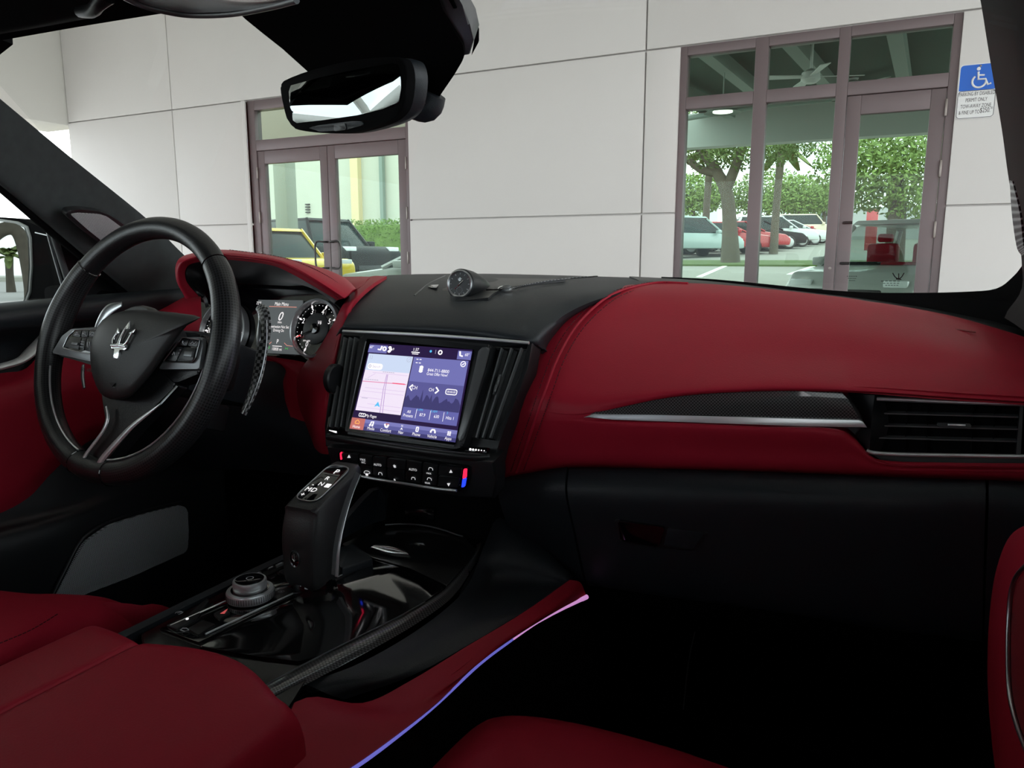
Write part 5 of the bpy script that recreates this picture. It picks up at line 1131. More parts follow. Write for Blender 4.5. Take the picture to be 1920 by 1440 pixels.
# passenger flank: knee pad, red band, light strip, carpet side
kneetop = [A(935, 968, .90), A(1000, 1010, .92), A(1060, 1058, .90), A(1098, 1096, .885)]
fl_rows = [[KP.at(566, 1280, -.012), KP.at(660, 1250, -.010), KP.at(760, 1196, -.010), KP.at(840, 1138, -.010), KP.at(880, 1092, -.010), A(905, 1030, .85), A(925, 980, .90)],
           [CZ(590, 1290, ZC - .015), CZ(690, 1262, ZC - .012), CZ(800, 1205, ZC - .010), CZ(880, 1150, ZC - .008), A(925, 1095, .83), A(950, 1035, .86), A(942, 972, .90)],
           [CZ(616, 1302, ZC - .022), CZ(730, 1270, ZC - .018), CZ(850, 1205, ZC - .014), CZ(945, 1148, ZC - .010), A(1000, 1100, .85), A(1012, 1060, .87), A(1000, 1012, .90)],
           [CZ(645, 1312, ZC - .030), CZ(770, 1268, ZC - .024), CZ(880, 1208, ZC - .018), CZ(985, 1145, ZC - .014), A(1048, 1100, .86), A(1070, 1090, .87), A(1075, 1080, .885)]]
sheet('knee_pad', fl_rows, BLK, con, n=5, thick=.01)
rb = [[CZ(330, 1455, -.400), CZ(470, 1375, -.404), CZ(575, 1308, -.408), CZ(680, 1318, -.424), CZ(770, 1276, -.424), CZ(880, 1209, -.418), CZ(985, 1146, -.414), A(1068, 1087, .865)],
      [CZ(420, 1470, -.405), CZ(540, 1400, -.410), CZ(650, 1352, -.415), CZ(755, 1330, -.427), CZ(850, 1275, -.426), CZ(930, 1212, -.424), CZ(1020, 1152, -.420), A(1088, 1092, .868)],
      [CZ(560, 1490, -.425), CZ(660, 1436, -.428), CZ(745, 1376, -.430), CZ(820, 1316, -.432), CZ(895, 1246, -.432), CZ(960, 1198, -.431), CZ(1040, 1148, -.430), A(1099, 1116, .872)]]
rbp = sheet('red_side_panel', rb, RED, con, n=5, thick=.008); rbp['label'] = 'red leather side of the console above the light strip'
VIO = mat('violet_light_strip', (.2, .2, .6), .4, emit=(.13, .125, .52), estr=.9)
PNK = mat('pink_light_end', (.6, .3, .6), .4, emit=(.60, .27, .58), estr=.9)
sp_l = [CZ(560, 1505, -.431), CZ(668, 1438, -.432), CZ(750, 1377, -.434), CZ(822, 1317, -.436), CZ(898, 1246, -.436), CZ(960, 1199, -.435)]
sp_e = [CZ(960, 1199, -.435), CZ(1000, 1172, -.435), CZ(1042, 1147, -.434), A(1100, 1119, .872)]
tube('light_strip', sp_l, .0022, VIO, con, n=6, seg=8); tube('light_strip', sp_e, [.0022, .0023, .0026, .0032], PNK, con, n=6, seg=8)
lowr = [p + Vector((.002, 0, -.004)) for p in rb[2]]
sheet('carpet_side', [lowr, [p + Vector((.02, 0, -.12)) for p in lowr], [p + Vector((.03, 0, -.34)) for p in lowr]], CARPET, con, n=3, thick=.01)
box('tunnel', (-.70, -.4, .42), (-.44, 1.15, H + ZC - .06), CARPET, con, .02)
sheet('driver_side', [[R3(-.715, .40, -.40), R3(-.715, .65, -.40), R3(-.70, .95, -.40)], [R3(-.74, .40, -.52), R3(-.74, .65, -.52), R3(-.73, .95, -.52)], [R3(-.75, .40, -.76), R3(-.75, .65, -.76), R3(-.74, .95, -.76)]], BLK, con, n=3, thick=.01, away=(1, 0, 0))
# rotary controller
kc = KP.at(470, 1121, 0)
rk = empty('rotary_controller', kc, 'knurled silver double rotary knob on the gear panel', 'rotary knob')
def knurl(name, r, h0, h1, m): return lathe(name, [(r * .80, h0), (r * .97, h0), (r, h0 + .0015), (r, h1 - .0022), (r * .965, h1), (r * .80, h1)], kc, (0, 0, 1), m, rk, 64)
knurl('outer_ring', .0275, .001, .0115, BRIGHT)
lathe('groove', [(.022, .010), (.022, .0125), (0, .0125)], kc, (0, 0, 1), PIANO, rk, 40)
knurl('inner_ring', .0195, .0125, .0235, BRIGHT)
lathe('cap', [(.0165, .022), (.0165, .0242), (.013, .0236), (0, .0236)], kc, (0, 0, 1), PIANO, rk, 40)
text('lettering', '○', kc + Vector((0, 0, .0245)), (1, 0, 0), (0, 1, 0), .012, PRINT, rk)
for i in range(60):
    a = i * math.pi / 30; d = Vector((math.cos(a), math.sin(a), 0))
    tube('ridge', [kc + d * .0277 + Vector((0, 0, .003)), kc + d * .0277 + Vector((0, 0, .0095))], .0005, DALU, rk, n=1, seg=4)
# gear selector
GX = -.603
gs = empty('gear_selector', R3(GX, .665, ZC), 'black leather gear selector with lit gloss top and chrome edge', 'gear lever')
prof = [(.642, -.392), (.6365, -.36), (.637, -.325), (.645, -.298), (.652, -.288), (.728, -.261), (.737, -.264), (.735, -.272), (.706, -.302), (.690, -.338), (.684, -.370), (.684, -.392)]
pc = [q for q in curve([Vector((0, y, z)) for y, z in prof], 3, True)]
hw = .0245
def sect(x, k):
    cy, czz = .672, -.325
    return [R3(GX + x, cy + (q.y - cy) * k, czz + (q.z - czz) * k) for q in pc]
rs = [sect(-hw, .90), sect(-hw + .003, .965), sect(-hw + .008, 1), sect(0, 1), sect(hw - .008, 1), sect(hw - .003, .965), sect(hw, .90)]
V = [p for r_ in rs for p in r_]; L = len(pc)
Fc = [(i * L + k, i * L + (k + 1) % L, (i + 1) * L + (k + 1) % L, (i + 1) * L + k) for i in range(6) for k in range(L)] + [tuple(range(L))[::-1], tuple(6 * L + k for k in range(L))]
bm = bmesh.new(); vv = [bm.verts.new(p) for p in V]
for f in Fc: bm.faces.new([vv[i] for i in f])
from_bm('grip', bm, mat('gear_leather', (.022, .0225, .024), .45, bump=.12, bscale=700), gs, True, 60)
t0, t1 = R3(GX, .653, -.2875), R3(GX, .728, -.2605); tex = (t1 - t0).normalized(); tn = Vector((1, 0, 0)).cross(tex)
def tp(u, v, o=.0015): return t0 + Vector((u, 0, 0)) + tex * v + tn * o
tl = (t1 - t0).length
ro = rounded([(-.0175, .002), (.0175, .002), (.0175, tl - .004), (-.0175, tl - .004)], .014)
solid('top_plate', [tp(u, v) for u, v in ro], -tn * .004, PIANO, gs, .0008)
tube('top_rim', [tp(u, v) for u, v in ro], .0009, ALU, gs, n=1, seg=6, closed=True)
for s, u, v, h in (('P', .003, .062, .013), ('R', 0, .047, .010), ('N', .0, .035, .010), ('D', -.001, .022, .011), ('M', -.010, .022, .011), ('-', -.010, .032, .011), ('+', -.010, .011, .011)):
    text('lettering', s, tp(u, v, .0018), (1, 0, 0), tex, h, WHITEGL, gs)
plate_ = solid('unlock_mark', [tp(.007, .031, .002), tp(.014, .031, .002), tp(.014, .038, .002), tp(.007, .038, .002)], -tn * .0003, WHITEGL, gs, smooth=False)
tube('divider_line', [tp(-.010, .0545, .0018), tp(.012, .0545, .0018)], .0004, DALU, gs, n=1, seg=5)
sd = [(.730, -.270), (.712, -.292), (.694, -.322), (.682, -.352), (.676, -.385)]
tube('side_chrome', [R3(GX + hw + .0005, y, z) for y, z in sd], [.0009, .0012, .0020, .0030, .0036], BRIGHT, gs, n=5, seg=8, flat=(.5, 1), up=(1, 0, 0))
sheet('side_trim', [[R3(GX + hw + .0003, y - .008, z + .006) for y, z in sd], [R3(GX + hw + .0003, y - .001, z + .001) for y, z in sd]], GREYT, gs, n=4, thick=.001)
bc = R3(GX - .002, .6362, -.352)
lathe('badge', [(0, .0), (.0075, .0), (.0095, .001), (.0105, .0), (.0105, -.002)], bc, (0, -1, .0), PIANO, gs, 28, sx=.72)
lathe('badge_ring', [(.0095, .001), (.0105, .0015), (.011, .0)], bc, (0, -1, 0), DALU, gs, 28, sx=.72)
for dx, dz in ((-.0028, .004), (0, .006), (.0028, .004)): tube('badge_prong', [bc + Vector((0, -.001, -.004)), bc + Vector((dx, -.001, -.001)), bc + Vector((dx, -.001, dz))], .0006, CHROME, gs, n=1, seg=5)
lathe('boot', [(.028, -.004), (.027, .004), (.025, .012), (.022, .016)], R3(GX, .664, ZC + .002), (0, 0, 1), PIANO, gs, 32)

# ------------------------------------------------------------------ armrest, seats
ar = empty('armrest', R3(-.56, .2, -.45), 'red leather centre armrest in two halves', 'armrest')
def lid(name, x0, x1, yf, re, parent, fall):
    rows = []; NX, NY = 28, 46
    def ro(d, r): return 0 if d >= r else r - math.sqrt(max(0, r * r - (r - d) ** 2))
    for j in range(NY + 1):
        tj = j / NY; tj = tj ** 1.8; row = []
        for k in range(NX + 1):
            t = k / NX; t = .5 - .5 * math.cos(math.pi * t); x = x0 + (x1 - x0) * t; y1 = yf(t); y = y1 - tj * (y1 + .30)
            z = -.355 - ro(min(y1 - y, x - x0), re[0]) - ro(x1 - x, re[1]) - fall(t) - ro(y1 - y, .022) * .8
            row.append(R3(x, y, z))
        row = [row[0] - Vector((0, 0, .05))] + row + [row[-1] + Vector((.004, 0, -.05))]
        rows.append(row)
    rows = [[p - Vector((0, 0, .05)) if 0 < k < len(rows[0]) - 1 else p for k, p in enumerate(rows[0])]] + rows
    return sheet(name, rows, RED, parent, lin=True, thick=.012, away=(0, 0, -1))
lid('lid_half', -.700, -.6065, lambda t: .452 - .016 * t, (.012, .006), ar, lambda t: .010 * (1 - t) ** 2)
lid('lid_half', -.6045, -.412, lambda t: .438 + .020 * math.sin(math.pi * min(1, t * 1.15)) - .004 * t, (.006, .018), ar, lambda t: .012 * max(0, (t - .55) / .45) ** 2)
box('armrest_body', (-.69, -.35, .50), (-.425, .42, H - .385), RED, ar, .02)
def cushion(name, lo, hi, r, m, parent, mtx=None):
    bm = bmesh.new(); bmesh.ops.create_cube(bm, size=1)
    for v in bm.verts: v.co = Vector([(lo[i] + hi[i]) / 2 + v.co[i] * (hi[i] - lo[i]) for i in range(3)])
    bmesh.ops.bevel(bm, geom=list(bm.edges), offset=r, segments=6, profile=.5, affect='EDGES')
    if mtx is not None: bmesh.ops.transform(bm, matrix=mtx, verts=bm.verts)
    return from_bm(name, bm, m, parent, True, 60)
ds = empty('driver_seat', R3(-.96, .2, -.78), 'red leather driver seat with raised side bolster', 'seat')
sheet('bolster', [[CZ(-60, 1100, -.44) + Vector((0, .02, -.16)), CZ(40, 1112, -.445) + Vector((0, .02, -.16)), CZ(120, 1114, -.45) + Vector((0, .02, -.15)), CZ(200, 1122, -.47) + Vector((.01, .02, -.13)), CZ(290, 1160, -.52) + Vector((.02, .01, -.08))],
                  [CZ(-60, 1100, -.44) + Vector((0, .012, -.03)), CZ(40, 1112, -.445) + Vector((0, .012, -.03)), CZ(120, 1114, -.45) + Vector((0, .012, -.03)), CZ(200, 1122, -.47) + Vector((.004, .012, -.025)), CZ(290, 1160, -.52) + Vector((.006, .006, -.015))],
                  [CZ(-60, 1100, -.44), CZ(40, 1112, -.445), CZ(120, 1114, -.45), CZ(200, 1122, -.47), CZ(290, 1160, -.52)],
                  [CZ(-80, 1145, -.425), CZ(0, 1150, -.425), CZ(90, 1142, -.435), CZ(170, 1145, -.46), CZ(270, 1180, -.52)],
                  [CZ(-120, 1230, -.42), CZ(-60, 1225, -.42), CZ(30, 1205, -.43), CZ(130, 1190, -.465), CZ(240, 1215, -.53)],
                  [CZ(-200, 1320, -.42), CZ(-150, 1310, -.42), CZ(-60, 1290, -.44), CZ(60, 1260, -.48), CZ(170, 1270, -.55)]], RED, ds, n=5, thick=.03, away=(0, 0, -1))
cushion('seat_base', (-1.20, -.40, .58), (-.84, .55, H - .465), .05, RED, ds)
cushion('seat_back', (-1.18, -.62, .68), (-.74, -.40, 1.26), .08, RED, ds)
cushion('headrest', (-1.08, -.66, 1.27), (-.84, -.54, 1.46), .05, RED, ds)
stitches([CZ(0, 1206, -.422), CZ(60, 1180, -.43), CZ(110, 1150, -.436)], 14, ds, THREAD)
ps = empty('passenger_seat', R3(-.1, .2, -.78), 'dark red leather passenger seat cushion at the bottom edge', 'seat')
sheet('cushion', [[CZ(690, 1500, -.54), CZ(800, 1400, -.53), CZ(880, 1352, -.52), CZ(960, 1341, -.51), CZ(1080, 1356, -.51), CZ(1250, 1400, -.52), CZ(1400, 1450, -.53), CZ(1600, 1500, -.54)],
                  [CZ(700, 1540, -.51), CZ(810, 1430, -.49), CZ(900, 1372, -.475), CZ(970, 1358, -.47), CZ(1090, 1376, -.47), CZ(1260, 1425, -.475), CZ(1400, 1480, -.48), CZ(1600, 1540, -.49)],
                  [CZ(690, 1640, -.48), CZ(800, 1530, -.455), CZ(900, 1480, -.455), CZ(990, 1465, -.46), CZ(1110, 1475, -.46), CZ(1260, 1520, -.46), CZ(1400, 1560, -.46), CZ(1600, 1640, -.47)],
                  [CZ(600, 1900, -.48), CZ(760, 1820, -.455), CZ(880, 1800, -.46), CZ(1000, 1800, -.46), CZ(1150, 1800, -.46), CZ(1300, 1820, -.46), CZ(1420, 1850, -.46), CZ(1600, 1900, -.47)]], RED, ps, n=4, thick=.04)
cushion('seat_back', (-.36, -.62, .68), (.10, -.40, 1.26), .08, RED, ps)
cushion('headrest', (-.26, -.66, 1.27), (-.02, -.54, 1.46), .05, RED, ps)
box('seat_plinth', (-.34, -.2, .42), (.10, .45, .62), SATIN, ps, .03)
tube('seat_seam', [CZ(895, 1480, -.452), CZ(905, 1400, -.470), CZ(925, 1366, -.478)], .0008, THREAD, ps, seg=5)
# ------------------------------------------------------------------ doors and pillars
dd = empty('driver_door', R3(-1.3, .6, -.78), 'black and red driver door panel with silver pull and speaker grille', 'car door')
YS = (-.58, .15, .62, .80, .95, 1.10)
def dz(y): return .035 * (y - .7) if y > .5 else -.007
prof = [(-1.385, -.085), (-1.33, -.076), (-1.285, -.078), (-1.268, -.092), (-1.272, -.112), (-1.30, -.128), (-1.318, -.150), (-1.315, -.20), (-1.30, -.24)]
sheet('window_sill', [[R3(x, y, z + dz(y)) for y in YS] for x, z in prof], BLK, dd, n=4, thick=.012, away=(-1, 0, 0))
tube('silver_pull', [BX(-70, 706, -1.27), BX(0, 688, -1.265), BX(38, 676, -1.262), BX(62, 656, -1.268), BX(84, 630, -1.285)], [.012, .011, .012, .015, .012], mat('silver_satin_paint', (.80, .81, .82), .35, metal=.3), dd, n=6, seg=12, flat=(.45, 1), up=(1, 0, 0))
redd = [[BX(-120, 720, -1.30), BX(0, 700, -1.30), BX(50, 690, -1.29), BX(100, 640, -1.30), BX(180, 650, -1.30), BX(260, 680, -1.30)],
        [BX(-120, 760, -1.265), BX(0, 740, -1.265), BX(60, 730, -1.262), BX(110, 710, -1.265), BX(180, 715, -1.27), BX(260, 730, -1.275)],
        [BX(-120, 850, -1.255), BX(-10, 840, -1.255), BX(60, 830, -1.255), BX(105, 800, -1.258), BX(165, 780, -1.265), BX(240, 770, -1.27)],
        [BX(-120, 960, -1.255), BX(-20, 935, -1.255), BX(45, 910, -1.255), BX(90, 865, -1.258), BX(150, 815, -1.265), BX(220, 790, -1.27)],
        [BX(-120, 1020, -1.28), BX(-20, 992, -1.28), BX(55, 945, -1.28), BX(100, 890, -1.28), BX(165, 835, -1.285), BX(230, 810, -1.285)]]
sheet('red_door_panel', redd, RED, dd, n=5, thick=.01)
sheet('lower_door_panel', [[BX(-120, 930, -1.285), BX(20, 900, -1.285), BX(130, 820, -1.285), BX(260, 760, -1.285), BX(420, 760, -1.285)],
                           [BX(-120, 1010, -1.262), BX(0, 980, -1.262), BX(120, 940, -1.262), BX(250, 890, -1.27), BX(420, 870, -1.275)],
                           [BX(-120, 1040, -1.235), BX(0, 1010, -1.235), BX(130, 975, -1.235), BX(260, 935, -1.245), BX(420, 900, -1.26)],
                           [BX(-120, 1120, -1.225), BX(0, 1090, -1.225), BX(140, 1050, -1.225), BX(280, 1010, -1.235), BX(420, 970, -1.25)],
                           [BX(-120, 1300, -1.23), BX(0, 1270, -1.23), BX(140, 1220, -1.23), BX(280, 1160, -1.24), BX(420, 1090, -1.25)]], SATIN, dd, n=5, thick=.012)
GPL = Plane(BX(110, 1110, -1.212), BX(345, 1000, -1.228), BX(200, 985, -1.216))
sg_ = plate('speaker_grille', [(102, 1120), (130, 1068), (160, 1016), (205, 985), (270, 964), (338, 947), (352, 953), (354, 1000), (352, 1034), (250, 1080), (140, 1122)], GPL, .006, GRILLE, dd, 0, .0015, r=8, uv=(480, 480))
tube('grille_rim', [GPL.at(x, y, .001) for x, y in ((96, 1122), (124, 1066), (154, 1012), (202, 980), (270, 959), (340, 942))], .0035, SATIN, dd, n=5, seg=8)
sheet('door_skin', [[R3(-1.335, y, -.10) for y in (-.62, .1, .7, 1.22)], [R3(-1.325, y, -.35) for y in (-.62, .1, .7, 1.22)], [R3(-1.31, y, -.80) for y in (-.62, .1, .7, 1.22)]], SATIN, dd, n=4, thick=.03, away=(-1, 0, 0))
sheet('rear_red_panel', [[R3(-1.285, y, -.20) for y in (-.55, .0, .45, .64)], [R3(-1.262, y, -.28) for y in (-.55, .0, .45, .64)], [R3(-1.262, y, -.40) for y in (-.55, .0, .45, .64)], [R3(-1.29, y, -.46) for y in (-.55, .0, .45, .64)]], RED, dd, n=4, thick=.02, away=(-1, 0, 0))
sgl = sheet('side_window', [[R3(-1.37, -.60, -.085), R3(-1.375, .80, -.075), R3(-1.36, 1.02, -.07)], [R3(-1.32, -.60, .08), R3(-1.32, .72, .08), R3(-1.32, .86, .04)], [R3(-1.20, -.60, .28), R3(-1.20, .50, .28), R3(-1.20, .66, .25)]], SIDEGL, None, n=4, thick=.004, away=(-1, 0, 0))
tag(sgl, 'driver side window pane beside the left pillar', 'car window')
tube('quarter_bar', [BX(90, 436, -1.335), BX(104, 488, -1.35), BX(121, 548, -1.36)], .0032, ALU, dd, n=3, seg=8)
sheet('mirror_patch', [[BX(96, 436, -1.33), BX(130, 446, -1.33), BX(165, 480, -1.33)], [BX(108, 490, -1.345), BX(150, 500, -1.345), BX(190, 515, -1.345)], [BX(124, 548, -1.355), BX(170, 552, -1.355), BX(250, 558, -1.35)]], SATIN, dd, n=3, thick=.01)
tube('patch_strip', [BX(100, 440, -1.325), BX(116, 490, -1.338), BX(132, 540, -1.35)], .006, GREYT, dd, n=3, seg=8)
tube('upper_frame', [R3(-1.33, 1.02, -.05), R3(-1.275, .80, .13), R3(-1.22, .66, .235), R3(-1.19, .45, .285), R3(-1.18, -.1, .30)], .018, HEAD, dd, n=4, seg=10)
# left pillar
pl = empty('windscreen_pillar', BX(340, 560, -1.3), 'charcoal suede left windscreen pillar with a tweeter grille', 'pillar trim')
sheet('pillar_trim', [[BX(-110, 108, -1.13), BX(-40, 152, -1.155), BX(0, 185, -1.17), BX(130, 293, -1.215), BX(275, 410, -1.262), BX(345, 478, -1.285), BX(420, 545, -1.30)],
                      [BX(-110, 170, -1.135), BX(-40, 220, -1.165), BX(0, 252, -1.18), BX(110, 345, -1.225), BX(235, 455, -1.272), BX(310, 520, -1.295), BX(380, 570, -1.31)],
                      [BX(-110, 245, -1.155), BX(-40, 304, -1.185), BX(0, 336, -1.20), BX(90, 410, -1.245), BX(190, 494, -1.29), BX(250, 545, -1.315), BX(320, 600, -1.33)],
                      [BX(-120, 252, -1.185), BX(-50, 310, -1.215), BX(-8, 344, -1.23), BX(82, 418, -1.275), BX(182, 502, -1.32), BX(242, 553, -1.34), BX(312, 608, -1.355)]], SUEDE, pl, n=6, thick=.012)
tube('door_seal', [BX(-60, 300, -1.205), BX(0, 348, -1.225), BX(80, 418, -1.27), BX(150, 476, -1.305), BX(205, 522, -1.325), BX(280, 582, -1.345)], .009, HEAD, pl, n=4, seg=10)
TPL = Plane(BX(125, 400, -1.222), BX(236, 427, -1.247), BX(194, 458, -1.262))
tw = plate('tweeter_frame', [(123, 404), (128, 395), (150, 393), (188, 397), (206, 404), (242, 428), (196, 464), (160, 436)], TPL, .012, SATIN, pl, .008, .002, r=6)
plate('tweeter_grille', [(132, 402), (146, 399.5), (188, 402), (202, 407), (233, 430), (196, 456), (166, 432)], TPL, .003, GRILLE, tw, .0095, .0006, r=4, uv=(900, 900))
# right pillar
pr2 = empty('windscreen_pillar', A(1930, 600, 1.05), 'dark right windscreen pillar beside the parking sign', 'pillar trim')
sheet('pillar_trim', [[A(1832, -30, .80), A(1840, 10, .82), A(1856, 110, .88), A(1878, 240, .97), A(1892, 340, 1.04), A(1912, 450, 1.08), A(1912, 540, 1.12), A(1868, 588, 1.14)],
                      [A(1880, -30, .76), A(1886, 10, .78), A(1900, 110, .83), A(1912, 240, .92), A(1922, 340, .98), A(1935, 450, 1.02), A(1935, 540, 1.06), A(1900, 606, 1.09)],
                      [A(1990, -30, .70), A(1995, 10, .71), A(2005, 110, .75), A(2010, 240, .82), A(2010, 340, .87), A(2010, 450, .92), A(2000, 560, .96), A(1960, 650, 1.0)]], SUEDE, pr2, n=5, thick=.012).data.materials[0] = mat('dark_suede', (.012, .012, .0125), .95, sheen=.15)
sheet('tweeter_grille', [[A(1893, 338, 1.034), A(1897, 400, 1.05), A(1906, 462, 1.07), A(1916, 480, 1.075)], [A(1898, 340, 1.02), A(1912, 400, 1.03), A(1918, 455, 1.05), A(1922, 475, 1.055)]], GRILLE, pr2, n=4, thick=.003, uvs=(14, 70))
ft = [(1240, 519, 1.29), (1330, 523, 1.27), (1420, 531, 1.25), (1520, 541, 1.225), (1620, 548, 1.20), (1720, 549, 1.175), (1810, 547, 1.15), (1868, 541, 1.13), (1900, 518, 1.115), (1918, 496, 1.10)]
fb = [(1240, 545, 1.27), (1330, 550, 1.25), (1420, 560, 1.23), (1520, 570, 1.205), (1620, 582, 1.18), (1720, 595, 1.155), (1810, 612, 1.13), (1890, 620, 1.11), (1940, 610, 1.10), (1960, 580, 1.09)]
sheet('windscreen_frit', [[A(*q) for q in ft], [A(*q) for q in fb]], HEAD, pr2, n=4, thick=.003)
# passenger door
pdoor = empty('passenger_door', R3(.17, .5, -.78), 'dark red passenger door panel with a silver line at the right edge', 'car door')
edge = [(2000, 962), (1935, 978), (1890, 1005), (1866, 1062), (1854, 1130), (1848, 1220), (1850, 1320), (1862, 1440), (1880, 1540)]
sheet('red_armrest', [[BX(x + 26, y + 4, .135) for x, y in edge], [BX(x + 4, y, .112) for x, y in edge], [BX(x + 14, y + 4, .104) for x, y in edge], [BX(x + 34, y + 12, .100) for x, y in edge], [BX(x + 120, y + 40, .098) for x, y in edge], [BX(x + 300, y + 80, .098) for x, y in edge]], RED, pdoor, n=5, thick=.012, away=(1, 0, 0))
tube('silver_line', [BX(x, y, .0965) for x, y in ((1960, 1035), (1922, 1062), (1901, 1090), (1893, 1135), (1890, 1205), (1892, 1290), (1902, 1345), (1922, 1402), (1950, 1460))], .0016, ALU, pdoor, n=6, seg=8)
sheet('inner_pad', [[BX(x, y, .0985) for x, y in ((1965, 1042), (1926, 1070), (1905, 1095), (1898, 1140), (1895, 1205), (1897, 1290), (1907, 1345), (1926, 1400), (1955, 1465))], [BX(x + 10, y, .093) for x, y in ((1985, 1062), (1936, 1088), (1915, 1110), (1908, 1148), (1905, 1205), (1907, 1280), (1917, 1330), (1940, 1380), (1975, 1440))], [BX(x + 160, y, .091) for x, y in ((1985, 1072), (1936, 1098), (1915, 1120), (1908, 1158), (1905, 1205), (1907, 1280), (1917, 1330), (1940, 1380), (1975, 1440))]], REDSEAM, pdoor, n=4, thick=.008, away=(1, 0, 0))
sheet('door_skin', [[R3(.26, y, -.085) for y in (-.62, .2, .8, 1.2)], [R3(.19, y, -.075) for y in (-.62, .2, .8, 1.2)], [R3(.165, y, -.11) for y in (-.62, .2, .8, 1.2)], [R3(.17, y, -.4) for y in (-.62, .2, .8, 1.2)], [R3(.16, y, -.77) for y in (-.62, .2, .8, 1.2)]], BLK, pdoor, n=4, thick=.02, away=(1, 0, 0))
tube('upper_frame', [R3(.20, 1.02, -.05), R3(.15, .82, .12), R3(.09, .66, .235), R3(.06, .45, .285), R3(.05, -.1, .30)], .018, HEAD, pdoor, n=4, seg=10)
sheet('side_window', [[R3(.235, -.62, -.085), R3(.24, .80, -.075), R3(.225, 1.02, -.07)], [R3(.19, -.62, .08), R3(.19, .72, .08), R3(.19, .86, .04)], [R3(.07, -.62, .28), R3(.07, .50, .28), R3(.07, .66, .25)]], glass('dimming_side_glass', (.70, .73, .73), .6), pdoor, n=4, thick=.004, away=(1, 0, 0))  # pane tint added to cut side light, in place of a body blocking it
# pedals in the driver footwell
pd = empty('pedal_set', A(175, 850, .98), 'dark pedal plate low behind the steering wheel', 'pedal')
PPL = Plane(A(170, 800, .95), A(190, 800, .95), A(170, 840, .91))
plate('footrest', [(150, 800), (166, 772), (190, 778), (198, 800), (170, 845), (148, 838)], PPL, .01, mat('grey_rubber', (.03, .033, .036), .7), pd, 0, .003, r=6)
tube('pedal_arm', [PPL.at(175, 800, -.01), PPL.at(178, 760, -.05)], .006, SATIN, pd, n=1, seg=8)
# exterior mirror
EM = A(26, 492, .93); en = Vector((.305, -.95, .03)).normalized()
EP = Plane(EM, EM + Vector((0, 0, 1)).cross(en), EM + Vector((0, 0, 1)))
em_ = empty('wing_mirror', EP.at(60, 565), 'black exterior mirror outside the driver window', 'wing mirror')
go = [(-60, 414), (0, 415), (28, 419), (45, 427), (52, 446), (54, 500), (51, 545), (43, 566), (0, 570), (-60, 570)]
ho = [(-75, 404), (0, 407), (40, 411), (72, 424), (96, 446), (110, 500), (112, 548), (80, 566), (56, 574), (0, 578), (-75, 578)]
plate('housing', ho, EP, .07, HEAD, em_, -.004, .008, r=8)
plate('glass_frame', [(-66, 409), (0, 410.5), (32, 415), (50, 424), (57, 446), (59, 500), (56, 548), (47, 570.5), (0, 574), (-66, 574)], EP, .006, mat('pale_mirror_rim', (.35, .37, .36), .4), em_, .0, .001)
plate('mirror_glass', go, EP, .003, MIRROR, em_, .002, 0)
tube('chrome_accent', [EP.at(66, 436, .004), EP.at(96, 443, .004)], .0015, ALU, em_, n=1, seg=6)
box('mirror_foot', (-1.52, .93, H - .10), (-1.35, 1.03, H - .055), HEAD, em_, .012)
# palm, oak limb and building that the mirror looks back at
def mref(px, py, dist):
    p = EP.at(px, py, .002); d = (p - EYE).normalized(); d = d - EP.n * (2 * d.dot(EP.n)); return p + d * (dist / math.hypot(d.x, d.y))
pb = mref(16, 500, 30)
palm((pb.x, pb.y, 0), pb.z + .35, .05, 'palm with shaggy trunk standing behind the car', 77, .75, .13)
lb_ = [mref(-30, 470, 25), mref(-8, 440, 25), mref(14, 428, 25), mref(34, 436, 25), mref(48, 470, 25), mref(60, 530, 25)]
gb_ = lb_[-1].copy(); gb_.z = 0
tree('oak_tree', gb_, 'arching oak limb behind the car, seen in the wing mirror', [([gb_] + lb_[::-1], [.26, .24, .22, .2, .2, .18, .12])], [(lb_[2].x, lb_[2].y, lb_[2].z + .9, 1.2, 1.0, .5)], 900, .09, LEAFS[0], 31)
bc_ = mref(26, 520, 44)
bb = box('rear_building', (bc_.x - 9, bc_.y - 4, 0), (bc_.x + 9, bc_.y, bc_.z), CREAMW); tag(bb, 'pale low building behind the car, seen in the wing mirror', 'building')

# ------------------------------------------------------------------ overhead: visor, sensor shroud, mirror
vis = empty('sun_visor', A(400, 20, .50), 'glossy grey overhead visor edge above the windscreen', 'sun visor')
VSP = Plane(A(400, 15, .50), A(500, 10, .50), A(400, -40, .44))
plate('visor_panel', [(205, -60), (222, -12), (262, 8), (310, 21), (360, 28), (430, 26), (500, 14), (556, 0), (610, -22), (620, -60)], VSP, .014, mat('visor_gloss_grey', (.12, .12, .118), .22, coat=.6), vis, 0, .005)
tube('visor_edge', [VSP.at(x, y, .0) for x, y in ((222, -12), (262, 8), (310, 21), (360, 28), (430, 26), (500, 14), (556, 0))], .003, GREYT, vis, n=5, seg=8)
tube('visor_clip', [A(150, 22, .56), A(172, 20, .55), A(184, 8, .54), A(200, -8, .54)], [.006, .007, .007, .009], SATIN, vis, n=5, seg=10)
sheet('visor_rear_half', [[A(-60, -20, .55), A(60, -10, .56), A(200, -20, .57)], [A(-60, 60, .575), A(60, 44, .585), A(170, 22, .595)], [A(-60, 74, .60), A(60, 54, .61), A(170, 34, .62)]], HEAD, vis, n=4, thick=.015)
HSP = Plane(A(690, 100, .735), A(690, 100, .735) + Vector((1, 0, 0)), A(690, 100, .735) + Vector((0, -.854, .52)))
sn = empty('sensor_shroud', HSP.at(760, 210), 'black triangular sensor shroud behind the rear-view mirror', 'sensor housing')
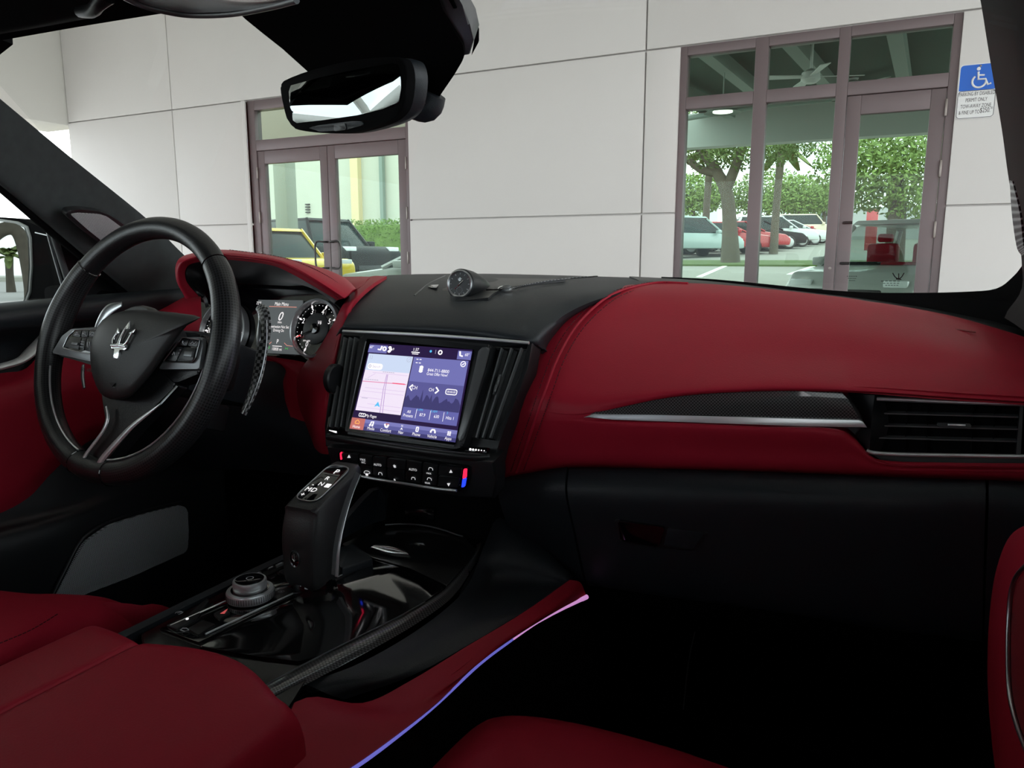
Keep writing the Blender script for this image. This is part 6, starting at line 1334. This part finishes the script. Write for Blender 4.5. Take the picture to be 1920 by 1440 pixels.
plate('shroud', [(438, -40), (440, 12), (455, 32), (492, 62), (530, 92), (590, 146), (640, 185), (770, 226), (806, 212), (826, 178), (852, 140), (872, 106), (868, 84), (842, 44), (806, -10), (800, -40)], HSP, .030, HEAD, sn, 0, .008, r=[0, 6, 10, 0, 0, 0, 20, 20, 14, 6, 8, 14, 6, 6, 0, 0])
plate('lit_shroud_side', [(800, -40), (846, -40), (862, 10), (882, 46), (889, 76), (880, 104), (868, 106), (864, 84), (840, 44), (806, -8)], HSP, .022, GREYT, sn, -.004, .003)  # grey colour stands in for light falling on the shroud's side face
plate('shroud_vent', [(838, -6), (846, -6), (856, 16), (850, 16)], HSP, .002, HEAD, sn, -.002)
plate('frit_patch', [(846, -40), (862, -40), (882, 18), (897, 58), (897, 80), (884, 104), (889, 76), (884, 46), (864, 8)], HSP, .003, HEAD, sn, -.024)
tube('stem', [HSP.at(812, 175, .0), HSP.at(800, 200, .012), HSP.at(770, 200, .02)], [.016, .018, .014], BLK, sn, n=4, seg=16)
# rear-view mirror
mn = Vector((-.27, -.945, -.10)).normalized()
MC = A(645, 178, .70)
mux = Vector((0, 0, 1)).cross(mn).normalized()
if mux.x < 0: mux = -mux
MP = Plane(MC, MC + mux, MC + mn.cross(mux))
rm = empty('rear_view_mirror', MP.at(660, 245), 'black framed rear-view mirror below the sensor shroud', 'rear-view mirror')
bo = [(526, 165), (532, 152), (586, 131), (664, 113), (725, 107), (748, 109), (758, 122), (762, 150), (757, 192), (744, 216), (716, 233), (664, 248), (620, 250), (580, 247), (553, 241), (541, 230), (532, 200)]
gl = [(541, 172), (545, 160), (600, 145), (656, 132.5), (735, 118), (746, 121), (751, 140), (752, 165), (748, 192), (738, 200), (670, 216), (600, 226), (556, 231), (549, 226), (544, 200)]
bo_s = [(q.x, q.y) for q in curve([Vector((x, y, 0)) for x, y in bo], 3, True)]
plate('mirror_frame', bo_s, MP, .014, HEAD, rm, 0, .003)
V = []; ks = [(1.0, -.012, 0), (1.0, -.020, .001), (.96, -.030, .003), (.82, -.036, .003)]
cxm, cym = 648, 178
for k, o_, sh in ks:
    V += [MP.at(cxm + (x - cxm) * k, cym + (y - cym) * k, 0) + MP.n * o_ + mux * sh for x, y in bo_s]
L = len(bo_s); Fc = [(i * L + k, i * L + (k + 1) % L, (i + 1) * L + (k + 1) % L, (i + 1) * L + k) for i in range(3) for k in range(L)] + [tuple(range(L)), tuple(3 * L + k for k in range(L))]
bm = bmesh.new(); vv = [bm.verts.new(p) for p in V]
for f in Fc: bm.faces.new([vv[i] for i in f])
from_bm('mirror_shell', bm, BLK, rm, True, 50)
plate('mirror_glass', gl, MP, .003, MIRROR, rm, .0012, .0004)
plate('button_strip', [(578, 240), (596, 235), (660, 227), (680, 228), (682, 234), (650, 243), (600, 247)], MP, .003, BLK, rm, .0016, .0006, r=3)
plate('mirror_button', [(625, 234), (647, 231), (649, 243), (626, 246)], MP, .004, SATIN, rm, .003, .0008, r=2)
tube('mirror_arm', [MP.at(700, 160, -.04), HSP.at(760, 190, .01)], .012, SATIN, rm, n=1, seg=12)
